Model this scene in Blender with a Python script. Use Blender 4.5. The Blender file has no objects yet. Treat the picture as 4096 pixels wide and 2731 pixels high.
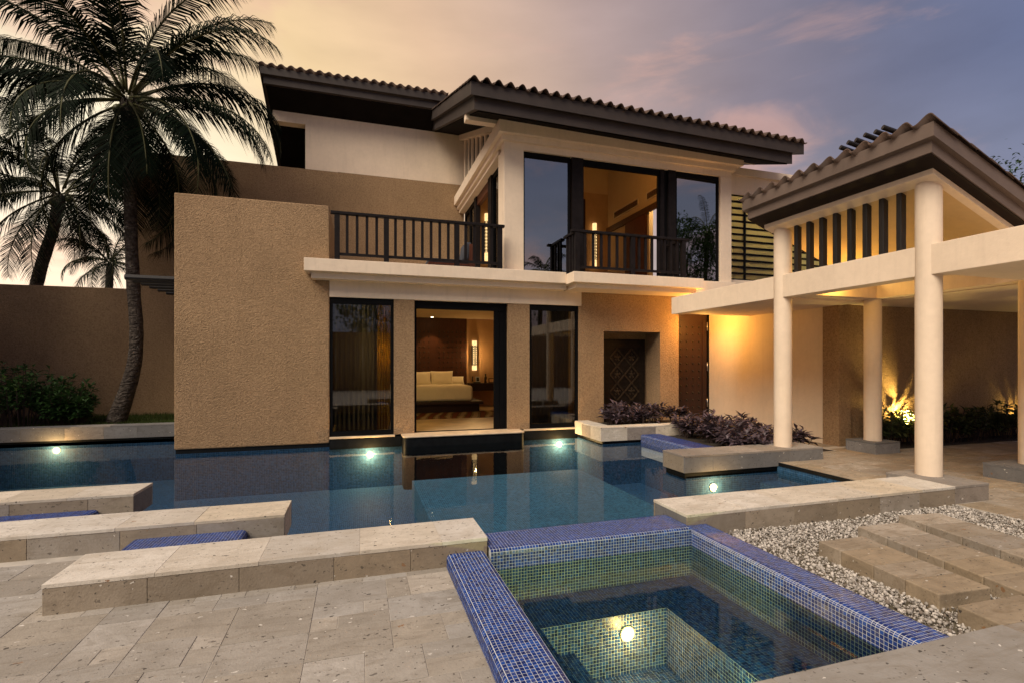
import bpy, bmesh, math, random
import numpy as np
from mathutils import Vector, Matrix, Euler
S = bpy.context.scene
COL = S.collection
R = math.radians
random.seed(7)

# ------------------------------------------------------------------ camera
AX = R(17.1); HC = 1.6; FPX = 1985.0; HY = 1450.0
cam = bpy.data.cameras.new('camera'); camo = bpy.data.objects.new('camera', cam); COL.objects.link(camo)
cam.sensor_width = 36.0; cam.sensor_fit = 'HORIZONTAL'
cam.lens = FPX / 4096 * 36.0
cam.shift_y = (HY - 1365.5) / 4096
cam.clip_start = 0.05; cam.clip_end = 2000
camo.location = (0, 0, HC); camo.rotation_euler = (R(90), 0, -AX)
S.camera = camo
_ca, _sa = math.cos(AX), math.sin(AX)
def ray(x, y):
    xc = (x - 2048) / FPX
    return Vector((xc * _ca + _sa, _ca - xc * _sa, -(y - HY) / FPX))
def on_y(x, y, Y): r = ray(x, y); return Vector((0, 0, HC)) + r * (Y / r.y)
def on_x(x, y, X): r = ray(x, y); return Vector((0, 0, HC)) + r * (X / r.x)
def on_z(x, y, z): r = ray(x, y); return Vector((0, 0, HC)) + r * ((z - HC) / r.z)

# ------------------------------------------------------------------ sky, sun, exposure
SUNSET_AZ = -29.0
world = bpy.data.worlds.new('World'); S.world = world; world.use_nodes = True
nt = world.node_tree; nt.nodes.clear()
def _n(t, **k):
    n = nt.nodes.new(t)
    for a, b in k.items(): setattr(n, a, b)
    return n
L = nt.links.new
wo = _n('ShaderNodeOutputWorld'); bg = _n('ShaderNodeBackground'); L(bg.outputs[0], wo.inputs[0])
tc = _n('ShaderNodeTexCoord')
sd = Vector((math.sin(R(SUNSET_AZ)) * math.cos(R(3)), math.cos(R(SUNSET_AZ)) * math.cos(R(3)), math.sin(R(3))))
dot = _n('ShaderNodeVectorMath', operation='DOT_PRODUCT'); dot.inputs[1].default_value = sd
L(tc.outputs['Generated'], dot.inputs[0])
ac = _n('ShaderNodeMath', operation='ARCCOSINE'); L(dot.outputs['Value'], ac.inputs[0])
dv = _n('ShaderNodeMath', operation='DIVIDE'); dv.inputs[1].default_value = math.pi; L(ac.outputs[0], dv.inputs[0])
ramp = _n('ShaderNodeValToRGB'); L(dv.outputs[0], ramp.inputs[0])
def lin(r, g, b):
    f = lambda c: ((c / 255 + .055) / 1.055) ** 2.4 if c > 10 else c / 255 / 12.92
    return (f(r), f(g), f(b), 1)
stops = [(0.0, (255, 252, 236)), (0.10, (255, 243, 212)), (0.19, (243, 210, 162)), (0.25, (224, 188, 156)), (0.33, (180, 156, 151)), (0.40, (138, 128, 141)),
         (0.46, (108, 111, 137)), (0.53, (100, 112, 150)), (1.0, (118, 126, 156))]
e = ramp.color_ramp.elements
e[0].position = stops[0][0]; e[0].color = lin(*stops[0][1])
e[1].position = stops[-1][0]; e[1].color = lin(*stops[-1][1])
for p, c in stops[1:-1]:
    q = e.new(p); q.color = lin(*c)
# paler band of air along the horizon
sep = _n('ShaderNodeSeparateXYZ'); L(tc.outputs['Generated'], sep.inputs[0])
hz = _n('ShaderNodeMapRange'); hz.inputs['From Min'].default_value = 0.0; hz.inputs['From Max'].default_value = 0.42
hz.inputs['To Min'].default_value = 0.34; hz.inputs['To Max'].default_value = 0.0; L(sep.outputs['Z'], hz.inputs['Value'])
mixh = _n('ShaderNodeMixRGB', blend_type='MIX'); L(hz.outputs[0], mixh.inputs[0]); L(ramp.outputs[0], mixh.inputs[1]); mixh.inputs[2].default_value = lin(216, 210, 212)
# streaky evening cloud
mp = _n('ShaderNodeMapping'); mp.inputs['Scale'].default_value = (1.3, 1.7, 4.2); mp.inputs['Rotation'].default_value = (0.25, 0.18, 0.4); L(tc.outputs['Generated'], mp.inputs[0])
ns = _n('ShaderNodeTexNoise'); ns.inputs['Scale'].default_value = 2.1; ns.inputs['Detail'].default_value = 7; ns.inputs['Roughness'].default_value = 0.55; ns.inputs['Distortion'].default_value = 0.4
L(mp.outputs[0], ns.inputs['Vector'])
cr = _n('ShaderNodeMapRange'); cr.interpolation_type = 'SMOOTHSTEP'; cr.inputs['From Min'].default_value = 0.49; cr.inputs['From Max'].default_value = 0.66; cr.inputs['To Max'].default_value = 0.52
L(ns.outputs['Fac'], cr.inputs['Value'])
mixc = _n('ShaderNodeMixRGB', blend_type='MIX'); L(cr.outputs[0], mixc.inputs[0]); L(mixh.outputs[0], mixc.inputs[1]); mixc.inputs[2].default_value = lin(222, 172, 156)
ns2 = _n('ShaderNodeTexNoise'); ns2.inputs['Scale'].default_value = 3.4; ns2.inputs['Detail'].default_value = 6; L(mp.outputs[0], ns2.inputs['Vector'])
cr2 = _n('ShaderNodeMapRange'); cr2.inputs['From Min'].default_value = 0.3; cr2.inputs['From Max'].default_value = 0.75; cr2.inputs['To Min'].default_value = 1.12; cr2.inputs['To Max'].default_value = 0.90
L(ns2.outputs['Fac'], cr2.inputs['Value'])
mulc = _n('ShaderNodeVectorMath', operation='SCALE'); L(mixc.outputs[0], mulc.inputs[0]); L(cr2.outputs[0], mulc.inputs['Scale'])
# a little of the physical sky under it, same low sun
sky = _n('ShaderNodeTexSky', sky_type='NISHITA'); sky.sun_disc = False; sky.sun_elevation = R(3); sky.sun_rotation = R(SUNSET_AZ); sky.air_density = 1.5; sky.dust_density = 2
sk = _n('ShaderNodeVectorMath', operation='SCALE'); sk.inputs['Scale'].default_value = 0.02; L(sky.outputs[0], sk.inputs[0])
add = _n('ShaderNodeVectorMath', operation='ADD'); L(mulc.outputs[0], add.inputs[0]); L(sk.outputs[0], add.inputs[1])
L(add.outputs[0], bg.inputs['Color']); bg.inputs['Strength'].default_value = 1.0

sl = bpy.data.lights.new('sun', 'SUN'); sl.energy = 4.3; sl.angle = R(40); sl.color = (1.0, 0.87, 0.69)
so = bpy.data.objects.new('sun', sl); COL.objects.link(so); so.location = (-4, -10, 30)
# soft light of the whole evening sky, high and from behind the terrace
SEL, SAZ = 46.0, 234.0
sdir = Vector((math.sin(R(SAZ)) * math.cos(R(SEL)), math.cos(R(SAZ)) * math.cos(R(SEL)), math.sin(R(SEL))))
so.rotation_euler = sdir.to_track_quat('Z', 'Y').to_euler()

S.view_settings.view_transform = 'Standard'; S.view_settings.look = 'None'
S.view_settings.exposure = 0.0; S.view_settings.gamma = 1.0; S.view_settings.use_curve_mapping = False
S.render.engine = 'CYCLES'
cy = S.cycles
cy.use_denoising = True; cy.max_bounces = 8; cy.diffuse_bounces = 3; cy.glossy_bounces = 4; cy.transmission_bounces = 4; cy.transparent_max_bounces = 12
cy.caustics_reflective = False; cy.caustics_refractive = False; cy.sample_clamp_indirect = 4.0; cy.use_light_tree = True

# ------------------------------------------------------------------ materials
class NT:
    def __init__(s, name):
        s.m = bpy.data.materials.new(name); s.m.use_nodes = True; s.t = s.m.node_tree; s.t.nodes.clear()
        s.out = s.n('ShaderNodeOutputMaterial')
    def n(s, t, **k):
        q = s.t.nodes.new(t)
        for a, b in k.items(): setattr(q, a, b)
        return q
    def l(s, a, b): s.t.links.new(a, b)
    def val(s, sock, v):
        if hasattr(v, 'is_linked') or hasattr(v, 'links'): s.l(v, sock)
        else: sock.default_value = v
    def math(s, op, a, b=None, c=None):
        q = s.n('ShaderNodeMath', operation=op); s.val(q.inputs[0], a)
        if b is not None: s.val(q.inputs[1], b)
        if c is not None: s.val(q.inputs[2], c)
        return q.outputs[0]
    def pos(s): return s.n('ShaderNodeNewGeometry').outputs['Position']
    def obj(s): return s.n('ShaderNodeTexCoord').outputs['Object']
    def noise(s, vec, scale, detail=4, rough=.5, dist=0):
        q = s.n('ShaderNodeTexNoise'); s.l(vec, q.inputs['Vector']); q.inputs['Scale'].default_value = scale
        q.inputs['Detail'].default_value = detail; q.inputs['Roughness'].default_value = rough; q.inputs['Distortion'].default_value = dist
        return q.outputs['Fac']
    def vor(s, vec, scale, feature='F1'):
        q = s.n('ShaderNodeTexVoronoi', feature=feature); s.l(vec, q.inputs['Vector']); q.inputs['Scale'].default_value = scale
        return q
    def mapr(s, v, a, b, c=0., d=1., smooth=False):
        q = s.n('ShaderNodeMapRange'); s.l(v, q.inputs['Value'])
        if smooth: q.interpolation_type = 'SMOOTHSTEP'
        for nme, x in zip(('From Min', 'From Max', 'To Min', 'To Max'), (a, b, c, d)): q.inputs[nme].default_value = x
        return q.outputs[0]
    def mix(s, f, a, b, mode='MIX'):
        q = s.n('ShaderNodeMixRGB', blend_type=mode); s.val(q.inputs[0], f)
        for i, x in ((1, a), (2, b)):
            if isinstance(x, tuple): q.inputs[i].default_value = x if len(x) == 4 else (*x, 1)
            else: s.l(x, q.inputs[i])
        return q.outputs[0]
    def hsv(s, col, h=.5, sat=1., v=1.):
        q = s.n('ShaderNodeHueSaturation'); s.l(col, q.inputs['Color']); s.val(q.inputs['Hue'], h); s.val(q.inputs['Saturation'], sat); s.val(q.inputs['Value'], v)
        return q.outputs[0]
    def bump(s, h, strength=.5, dist=.01, nrm=None):
        q = s.n('ShaderNodeBump'); s.l(h, q.inputs['Height']); q.inputs['Strength'].default_value = strength; q.inputs['Distance'].default_value = dist
        if nrm is not None: s.l(nrm, q.inputs['Normal'])
        return q.outputs[0]
    def pbsdf(s, col, rough=.7, nrm=None, spec=.5, metal=0.):
        q = s.n('ShaderNodeBsdfPrincipled')
        if isinstance(col, tuple): q.inputs['Base Color'].default_value = (*col[:3], 1)
        else: s.l(col, q.inputs['Base Color'])
        s.val(q.inputs['Roughness'], rough); q.inputs['Specular IOR Level'].default_value = spec; q.inputs['Metallic'].default_value = metal
        if nrm is not None: s.l(nrm, q.inputs['Normal'])
        s.l(q.outputs[0], s.out.inputs[0]); return q
    def rnd(s): return s.n('ShaderNodeObjectInfo').outputs['Random']
    def isl(s): return s.n('ShaderNodeNewGeometry').outputs['Random Per Island']
M = {}
def simple(name, col, rough=.6, nscale=6., amt=.18, bump=0., bscale=40., bdist=.004, spec=.4, metal=0.):
    t = NT(name); p = t.pos()
    c = t.mix(t.mapr(t.noise(p, nscale, 5), .3, .7), tuple(x * (1 - amt) for x in col), tuple(min(1, x * (1 + amt)) for x in col))
    nr = t.bump(t.noise(p, bscale, 3), bump, bdist) if bump else None
    t.pbsdf(c, rough, nr, spec, metal); M[name] = t.m; return t
def stucco(name, col):
    t = NT(name); p = t.pos()
    big = t.mapr(t.noise(p, .7, 5, .6), .3, .7)
    c = t.mix(big, tuple(x * .88 for x in col), tuple(x * 1.08 for x in col))
    mz = t.n('ShaderNodeMapping'); t.l(p, mz.inputs[0]); mz.inputs['Scale'].default_value = (4, 4, .35)
    c = t.mix(t.mapr(t.noise(mz.outputs[0], 1.5, 6, .65, .4), .45, .75, 0, .22), c, tuple(x * .55 for x in col))
    c = t.mix(t.mapr(t.noise(p, 2.4, 5, .7, 1.2), .5, .75, 0, .22), c, tuple(x * .6 for x in col))
    g = t.noise(p, 29, 4, .68, .9); f = t.vor(p, 55).outputs['Distance']
    c = t.mix(t.mapr(g, .36, .60), t.mix(.46, c, (0.10, 0.06, 0.03)), c)
    h = t.math('ADD', g, t.math('MULTIPLY', f, .5))
    t.pbsdf(c, .92, t.bump(h, 1.0, .026), .15); M[name] = t.m
stucco('stucco', (.435, .285, .160))
def plaster(name, col, amt=.05):
    t = NT(name); p = t.pos()
    c = t.mix(t.mapr(t.noise(p, 1.1, 6, .6), .3, .7), tuple(x * (1 - amt) for x in col), tuple(x * (1 + amt * .6) for x in col))
    c = t.mix(t.mapr(t.noise(p, 14, 4), .35, .7, 0, .06), c, (.25, .2, .15))
    mz = t.n('ShaderNodeMapping'); t.l(p, mz.inputs[0]); mz.inputs['Scale'].default_value = (5, 5, .5)
    c = t.mix(t.mapr(t.noise(mz.outputs[0], 2.2, 5, .6), .52, .78, 0, .14), c, (.30, .24, .17))
    t.pbsdf(c, .8, t.bump(t.noise(p, 3.5, 3), .5, .02, t.bump(t.noise(p, 55, 3), .3, .005)), .2); M[name] = t.m
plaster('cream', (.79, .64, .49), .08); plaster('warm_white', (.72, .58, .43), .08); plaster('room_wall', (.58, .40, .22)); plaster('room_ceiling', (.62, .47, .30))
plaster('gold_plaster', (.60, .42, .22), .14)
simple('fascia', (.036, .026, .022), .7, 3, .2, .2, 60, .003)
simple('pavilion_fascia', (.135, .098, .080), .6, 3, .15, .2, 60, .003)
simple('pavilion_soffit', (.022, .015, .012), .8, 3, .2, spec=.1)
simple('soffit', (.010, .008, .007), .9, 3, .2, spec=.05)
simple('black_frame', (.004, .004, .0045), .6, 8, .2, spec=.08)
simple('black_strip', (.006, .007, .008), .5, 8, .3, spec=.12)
simple('rail_paint', (.012, .009, .009), .6, 10, .3, .2, 50, .002, spec=.12)
simple('soil', (.03, .022, .015), .95, 20, .4, .8, 60, .02)
simple('ground_dirt', (.09, .075, .05), .95, .6, .3)
simple('linen', (.80, .74, .60), .85, 3, .04, .4, 5, .02)
simple('white_shade', (.8, .72, .55), .7)
simple('plastic_black', (.012, .012, .012), .35); simple('plastic_grey', (.3, .3, .3), .4)
simple('steel', (.45, .45, .45), .3, 5, .1, metal=1.)
simple('cushion', (.05, .055, .07), .9, 8, .2)
simple('brass', (.035, .028, .02), .4, 8, .3, metal=.6)
def wood(name, a, b, axis=(14, 14, 1.2), rough=.5):
    t = NT(name); mp = t.n('ShaderNodeMapping'); t.l(t.pos(), mp.inputs[0]); mp.inputs['Scale'].default_value = axis
    g = t.noise(mp.outputs[0], 3, 6, .65, 1.5)
    t.pbsdf(t.mix(t.mapr(g, .3, .7), a, b), rough, t.bump(g, .25, .004), .4); M[name] = t.m
wood('dark_wood', (.006, .005, .005), (.024, .019, .017)); wood('red_wood', (.055, .014, .006), (.16, .048, .018)); wood('panel_wood', (.030, .008, .004), (.095, .028, .011)); wood('door_wood', (.012, .0035, .002), (.034, .009, .004)); wood('brown_wood', (.05, .022, .01), (.12, .055, .025))
wood('bed_wood', (.016, .008, .005), (.04, .018, .010), (2, 14, 14))
def rooftile():
    t = NT('roof_tile'); r = t.math('ADD', t.math('MULTIPLY', t.rnd(), .5), t.math('MULTIPLY', t.isl(), .5))
    c = t.mix(r, (.050, .030, .022), (.13, .078, .055)); c = t.mix(t.mapr(t.noise(t.pos(), 9, 5), .4, .7, 0, .5), c, (.055, .045, .04))
    t.pbsdf(c, .75, t.bump(t.noise(t.pos(), 60, 3), .4, .004), .3); M['roof_tile'] = t.m
rooftile()
def stone(name, a, b, stain=.55):
    """light volcanic stone: pale matrix, dark, white and rusty inclusions"""
    t = NT(name); oi = t.n('ShaderNodeObjectInfo'); r = oi.outputs['Random']
    mp = t.n('ShaderNodeVectorMath', operation='MULTIPLY_ADD'); t.l(r, mp.inputs[0]); mp.inputs[1].default_value = (37, 53, 71); t.l(t.pos(), mp.inputs[2]); p = mp.outputs[0]
    c = t.mix(r, a, b)
    c = t.hsv(c, .5, t.mapr(t.math('FRACT', t.math('MULTIPLY', r, 7.31)), 0, 1, .55, 1.15), t.mapr(t.math('FRACT', t.math('MULTIPLY', r, 13.7)), 0, 1, .80, 1.10))
    st_ = t.n('ShaderNodeMapping'); t.l(p, st_.inputs[0]); st_.inputs['Scale'].default_value = (2.2, 9, 6); st_.inputs['Rotation'].default_value = (0, 0, .35)
    c = t.mix(t.mapr(t.noise(st_.outputs[0], 1.6, 6, .7, .9), .50, .74, 0, stain), c, (a[0] * .50, a[1] * .45, a[2] * .38))
    c = t.mix(t.mapr(t.noise(p, 2.6, 7, .7, .8), .42, .72, 0, stain), c, (a[0] * .55, a[1] * .53, a[2] * .50))
    c = t.mix(t.mapr(t.noise(p, 26, 4, .6), .35, .68, 0, .30), c, tuple(x * .6 for x in b))
    wob = t.n('ShaderNodeVectorMath', operation='MULTIPLY_ADD'); nn = t.n('ShaderNodeTexNoise'); t.l(p, nn.inputs['Vector']); nn.inputs['Scale'].default_value = 40
    t.l(nn.outputs['Color'], wob.inputs[0]); wob.inputs[1].default_value = (.045, .045, .045)
    sq = t.n('ShaderNodeVectorMath', operation='MULTIPLY'); t.l(p, sq.inputs[0]); sq.inputs[1].default_value = (.75, 1.25, 1.1); t.l(sq.outputs[0], wob.inputs[2])
    for sc, col, keep, rad in ((26, (.05, .042, .036), .17, .21), (48, (.08, .068, .056), .22, .26), (15, (.24, .12, .05), .035, .20), (30, (.66, .62, .56), .05, .22), (11, (.05, .045, .045), .04, .14)):
        v = t.vor(wob.outputs[0], sc); sx = t.n('ShaderNodeSeparateColor'); t.l(v.outputs['Color'], sx.inputs[0])
        m = t.math('MULTIPLY', t.math('LESS_THAN', sx.outputs[0], keep), t.math('LESS_THAN', v.outputs['Distance'], t.math('MULTIPLY', t.math('ADD', sx.outputs[1], .4), rad)))
        c = t.mix(t.math('MULTIPLY', m, t.mapr(sx.outputs[2], 0, 1, .45, .95)), c, col)
    h = t.noise(p, 70, 4)
    pit = t.mapr(t.vor(wob.outputs[0], 60).outputs['Distance'], 0, .22)
    t.pbsdf(c, .8, t.bump(t.math('ADD', h, t.math('MULTIPLY', pit, .6)), .5, .006), .25); M[name] = t.m
stone('cantera', (.59, .51, .405), (.66, .58, .47), .6); stone('cantera_grey', (.25, .215, .19), (.34, .295, .25)); stone('paver', (.33, .295, .25), (.42, .375, .32), .6)
stone('walk_paver', (.30, .235, .165), (.40, .325, .235), .8); stone('cantera_brown', (.32, .255, .18), (.40, .32, .23), .9); stone('cantera_dark', (.17, .165, .165), (.25, .24, .235))
stone('cantera_face', (.29, .235, .175), (.36, .295, .22), .6)  # browner facing stone, darkened to put the shade of upright faces into its colour
simple('joint', (.42, .38, .33), .9, 5, .2)
def mosaic_tile():
    t = NT('mosaic'); r = t.math('FRACT', t.math('ADD', t.rnd(), t.isl()))
    q = t.n('ShaderNodeValToRGB'); t.l(r, q.inputs[0]); el = q.color_ramp.elements
    el[0].position = 0; el[0].color = (.003, .013, .085, 1); el[1].position = 1; el[1].color = (.045, .055, .14, 1)
    for ps, cc in ((.3, (.004, .024, .15)), (.6, (.007, .040, .22)), (.86, (.014, .068, .30)), (.93, (.03, .05, .18))):
        k = el.new(ps); k.color = (*cc, 1)
    q.color_ramp.interpolation = 'LINEAR'
    t.pbsdf(q.outputs[0], t.mapr(t.noise(t.pos(), 6, 4), .3, .7, .28, .45), t.bump(t.noise(t.pos(), 45, 2), .25, .003), .28); M['mosaic'] = t.m
mosaic_tile()
simple('grout', (.50, .52, .54), .9, 20, .12)
def pool_tile(name, pitch, tint, gcol, gw=.12):
    t = NT(name); g = t.n('ShaderNodeNewGeometry'); sp = t.n('ShaderNodeSeparateXYZ'); t.l(g.outputs['Position'], sp.inputs[0])
    sn = t.n('ShaderNodeSeparateXYZ'); t.l(g.outputs['True Normal'], sn.inputs[0])
    lines = None
    for i in range(3):
        fr = t.math('FRACT', t.math('ADD', t.math('DIVIDE', sp.outputs[i], pitch), 1000.37))
        ln = t.math('MULTIPLY', t.math('LESS_THAN', fr, gw), t.math('LESS_THAN', t.math('ABSOLUTE', sn.outputs[i]), .5))
        lines = ln if lines is None else t.math('MAXIMUM', lines, ln)
    sn_ = t.n('ShaderNodeVectorMath', operation='SNAP'); t.l(g.outputs['Position'], sn_.inputs[0]); sn_.inputs[1].default_value = (pitch,) * 3
    wn = t.n('ShaderNodeTexWhiteNoise'); t.l(sn_.outputs[0], wn.inputs['Vector'])
    c = t.mix(wn.outputs['Value'], tuple(x * .55 for x in tint), tuple(x * 1.5 for x in tint))
    c = t.mix(t.mapr(t.noise(g.outputs['Position'], 1.3, 5), .35, .7, 0, .35), c, tuple(x * .5 for x in tint))
    c = t.mix(lines, c, gcol)
    t.pbsdf(c, .7, None, .08); M[name] = t.m
pool_tile('pool_tile', .031, (.018, .066, .15), (.075, .15, .24)); pool_tile('shelf_tile', .031, (.030, .11, .20), (.12, .24, .31))
def water(name, tint, bump=.045):
    t = NT(name); p = t.pos()
    nr = t.bump(t.noise(p, 3.2, 3, .5, .4), bump, .03)
    fr = t.n('ShaderNodeFresnel'); fr.inputs['IOR'].default_value = 1.33; t.l(nr, fr.inputs['Normal'])
    tr = t.n('ShaderNodeBsdfTransparent'); tr.inputs[0].default_value = (*tint, 1)
    gl = t.n('ShaderNodeBsdfGlossy'); gl.inputs['Roughness'].default_value = .025; gl.inputs['Color'].default_value = (1, 1, 1, 1); t.l(nr, gl.inputs['Normal'])
    mx = t.n('ShaderNodeMixShader'); t.l(t.math('MULTIPLY', fr.outputs[0], .62), mx.inputs[0]); t.l(tr.outputs[0], mx.inputs[1]); t.l(gl.outputs[0], mx.inputs[2]); t.l(mx.outputs[0], t.out.inputs[0])
    M[name] = t.m
water('water', (.88, .92, .93)); water('spa_water_mat', (.46, .60, .50), .012)
def glass(name, tint, ior=1.5, frosted=False):
    t = NT(name)
    fr = t.n('ShaderNodeFresnel'); fr.inputs['IOR'].default_value = ior
    if frosted:
        a = t.n('ShaderNodeBsdfTranslucent'); a.inputs[0].default_value = (*tint, 1)
    else:
        a = t.n('ShaderNodeBsdfTransparent'); a.inputs[0].default_value = (*tint, 1)
    gl = t.n('ShaderNodeBsdfGlossy'); gl.inputs['Roughness'].default_value = .01 if not frosted else .15
    mx = t.n('ShaderNodeMixShader'); t.l(fr.outputs[0], mx.inputs[0]); t.l(a.outputs[0], mx.inputs[1]); t.l(gl.outputs[0], mx.inputs[2]); t.l(mx.outputs[0], t.out.inputs[0]); M[name] = t.m
glass('glass', (.62, .63, .64), 1.75); glass('sky_glass', (.40, .43, .48), 4.2); glass('frosted_glass', (.74, .72, .54), 1.45, True)
def emit(name, col, s):
    t = NT(name); q = t.n('ShaderNodeEmission'); q.inputs[0].default_value = (*col, 1); q.inputs[1].default_value = s; t.l(q.outputs[0], t.out.inputs[0]); M[name] = t.m
emit('lamp_lens', (1, .86, .55), 12); emit('spa_lens', (1, .80, .42), 14); emit('downlight_lens', (1, .8, .5), 14); emit('uplight_lens', (1, .7, .2), 60)
emit('strip_lens', (1, .62, .18), 9)
def shade():
    t = NT('lamp_shade_glow'); n = t.mapr(t.noise(t.obj(), 14, 3), .3, .7, .75, 1.15)
    q = t.n('ShaderNodeEmission'); q.inputs[0].default_value = (1, .64, .27, 1); t.l(t.math('MULTIPLY', n, 1.7), q.inputs[1]); t.l(q.outputs[0], t.out.inputs[0]); M['lamp_shade_glow'] = t.m
shade()
def leafmat(name, a, b, rough=.45, trans=.25, spec=.22):
    t = NT(name); r = t.isl(); c = t.mix(r, a, b)
    bs = t.pbsdf(c, rough, None, .4)
    tl = t.n('ShaderNodeBsdfTranslucent'); t.l(c, tl.inputs[0])
    bs.inputs['Specular IOR Level'].default_value = spec; mx = t.n('ShaderNodeMixShader'); mx.inputs[0].default_value = trans; t.l(bs.outputs[0], mx.inputs[1]); t.l(tl.outputs[0], mx.inputs[2]); t.l(mx.outputs[0], t.out.inputs[0]); M[name] = t.m
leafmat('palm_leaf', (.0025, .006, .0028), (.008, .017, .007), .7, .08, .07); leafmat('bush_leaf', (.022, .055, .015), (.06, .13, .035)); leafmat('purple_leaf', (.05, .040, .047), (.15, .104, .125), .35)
leafmat('green_leaf', (.035, .05, .022), (.10, .12, .05)); leafmat('grass_blade', (.035, .06, .015), (.09, .12, .03), .6, .3); leafmat('tree_leaf', (.02, .045, .012), (.05, .10, .03))
leafmat('dead_leaf', (.05, .032, .016), (.10, .065, .035), .8, .1)
leafmat('rachis', (.05, .06, .02), (.09, .08, .03), .6, 0)
def bark():
    t = NT('palm_bark'); p = t.pos(); sp = t.n('ShaderNodeSeparateXYZ'); t.l(p, sp.inputs[0])
    z = t.math('ADD', t.math('MULTIPLY', sp.outputs[2], 62), t.math('MULTIPLY', t.noise(p, 3.5, 4, .7), 30)); ring = t.math('SINE', z)
    n = t.noise(p, 12, 5); c = t.mix(t.mapr(n, .35, .7), (.045, .035, .028), (.13, .105, .085)); c = t.mix(t.mapr(ring, .4, 1, 0, .35), c, (.03, .024, .02))
    lich = t.mapr(t.noise(p, 7, 5, .7), .60, .68); c = t.mix(t.math('MULTIPLY', lich, .6), c, (.32, .30, .26))
    t.pbsdf(c, .9, t.bump(t.math('ADD', ring, n), .7, .02), .2); M['palm_bark'] = t.m
bark()
simple('coconut', (.10, .10, .03), .5); simple('stem', (.05, .03, .025), .8)
def pebble():
    t = NT('pebble'); r = t.isl(); c = t.mix(r, (.17, .15, .13), (.58, .53, .475)); c = t.mix(t.math('LESS_THAN', r, .12), c, (.17, .14, .115)); t.pbsdf(c, .85, None, .3); M['pebble'] = t.m
pebble()
def rugmat():
    t = NT('rug'); mp = t.n('ShaderNodeMapping'); t.l(t.pos(), mp.inputs[0]); mp.inputs['Scale'].default_value = (1.7, .9, 1); mp.inputs['Rotation'].default_value = (0, 0, .5)
    w = t.n('ShaderNodeTexWave'); t.l(mp.outputs[0], w.inputs['Vector']); w.inputs['Scale'].default_value = .6; w.inputs['Distortion'].default_value = 4.5; w.inputs['Detail'].default_value = 2
    q = t.n('ShaderNodeValToRGB'); t.l(w.outputs['Fac'], q.inputs[0]); q.color_ramp.interpolation = 'CONSTANT'; el = q.color_ramp.elements
    el[0].color = (.11, .035, .018, 1); el[1].position = .78; el[1].color = (.26, .19, .11, 1)
    for ps, cc in ((.25, (.05, .03, .02)), (.45, (.22, .13, .06)), (.6, (.10, .09, .05))): k = el.new(ps); k.color = (*cc, 1)
    t.pbsdf(q.outputs[0], .95, None, .1); M['rug'] = t.m
rugmat()
def sheer():
    t = NT('sheer'); d = t.n('ShaderNodeBsdfDiffuse'); d.inputs[0].default_value = (.30, .29, .29, 1); a = t.n('ShaderNodeBsdfTranslucent'); a.inputs[0].default_value = (.4, .38, .36, 1)
    mx = t.n('ShaderNodeMixShader'); mx.inputs[0].default_value = .4; t.l(d.outputs[0], mx.inputs[1]); t.l(a.outputs[0], mx.inputs[2]); t.l(mx.outputs[0], t.out.inputs[0]); M['sheer'] = t.m
sheer(); leafmat('gold_curtain', (.45, .30, .06), (.55, .38, .09), .6, .6); simple('carved', (.014, .009, .006), .6, 14, .4, spec=.15); simple('carved_gilt', (.042, .026, .013), .6, 14, .6, spec=.2)
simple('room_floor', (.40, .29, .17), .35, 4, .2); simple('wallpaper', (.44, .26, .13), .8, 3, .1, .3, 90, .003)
simple('sill_stone', (.62, .48, .33), .3, 5, .2)

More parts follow.
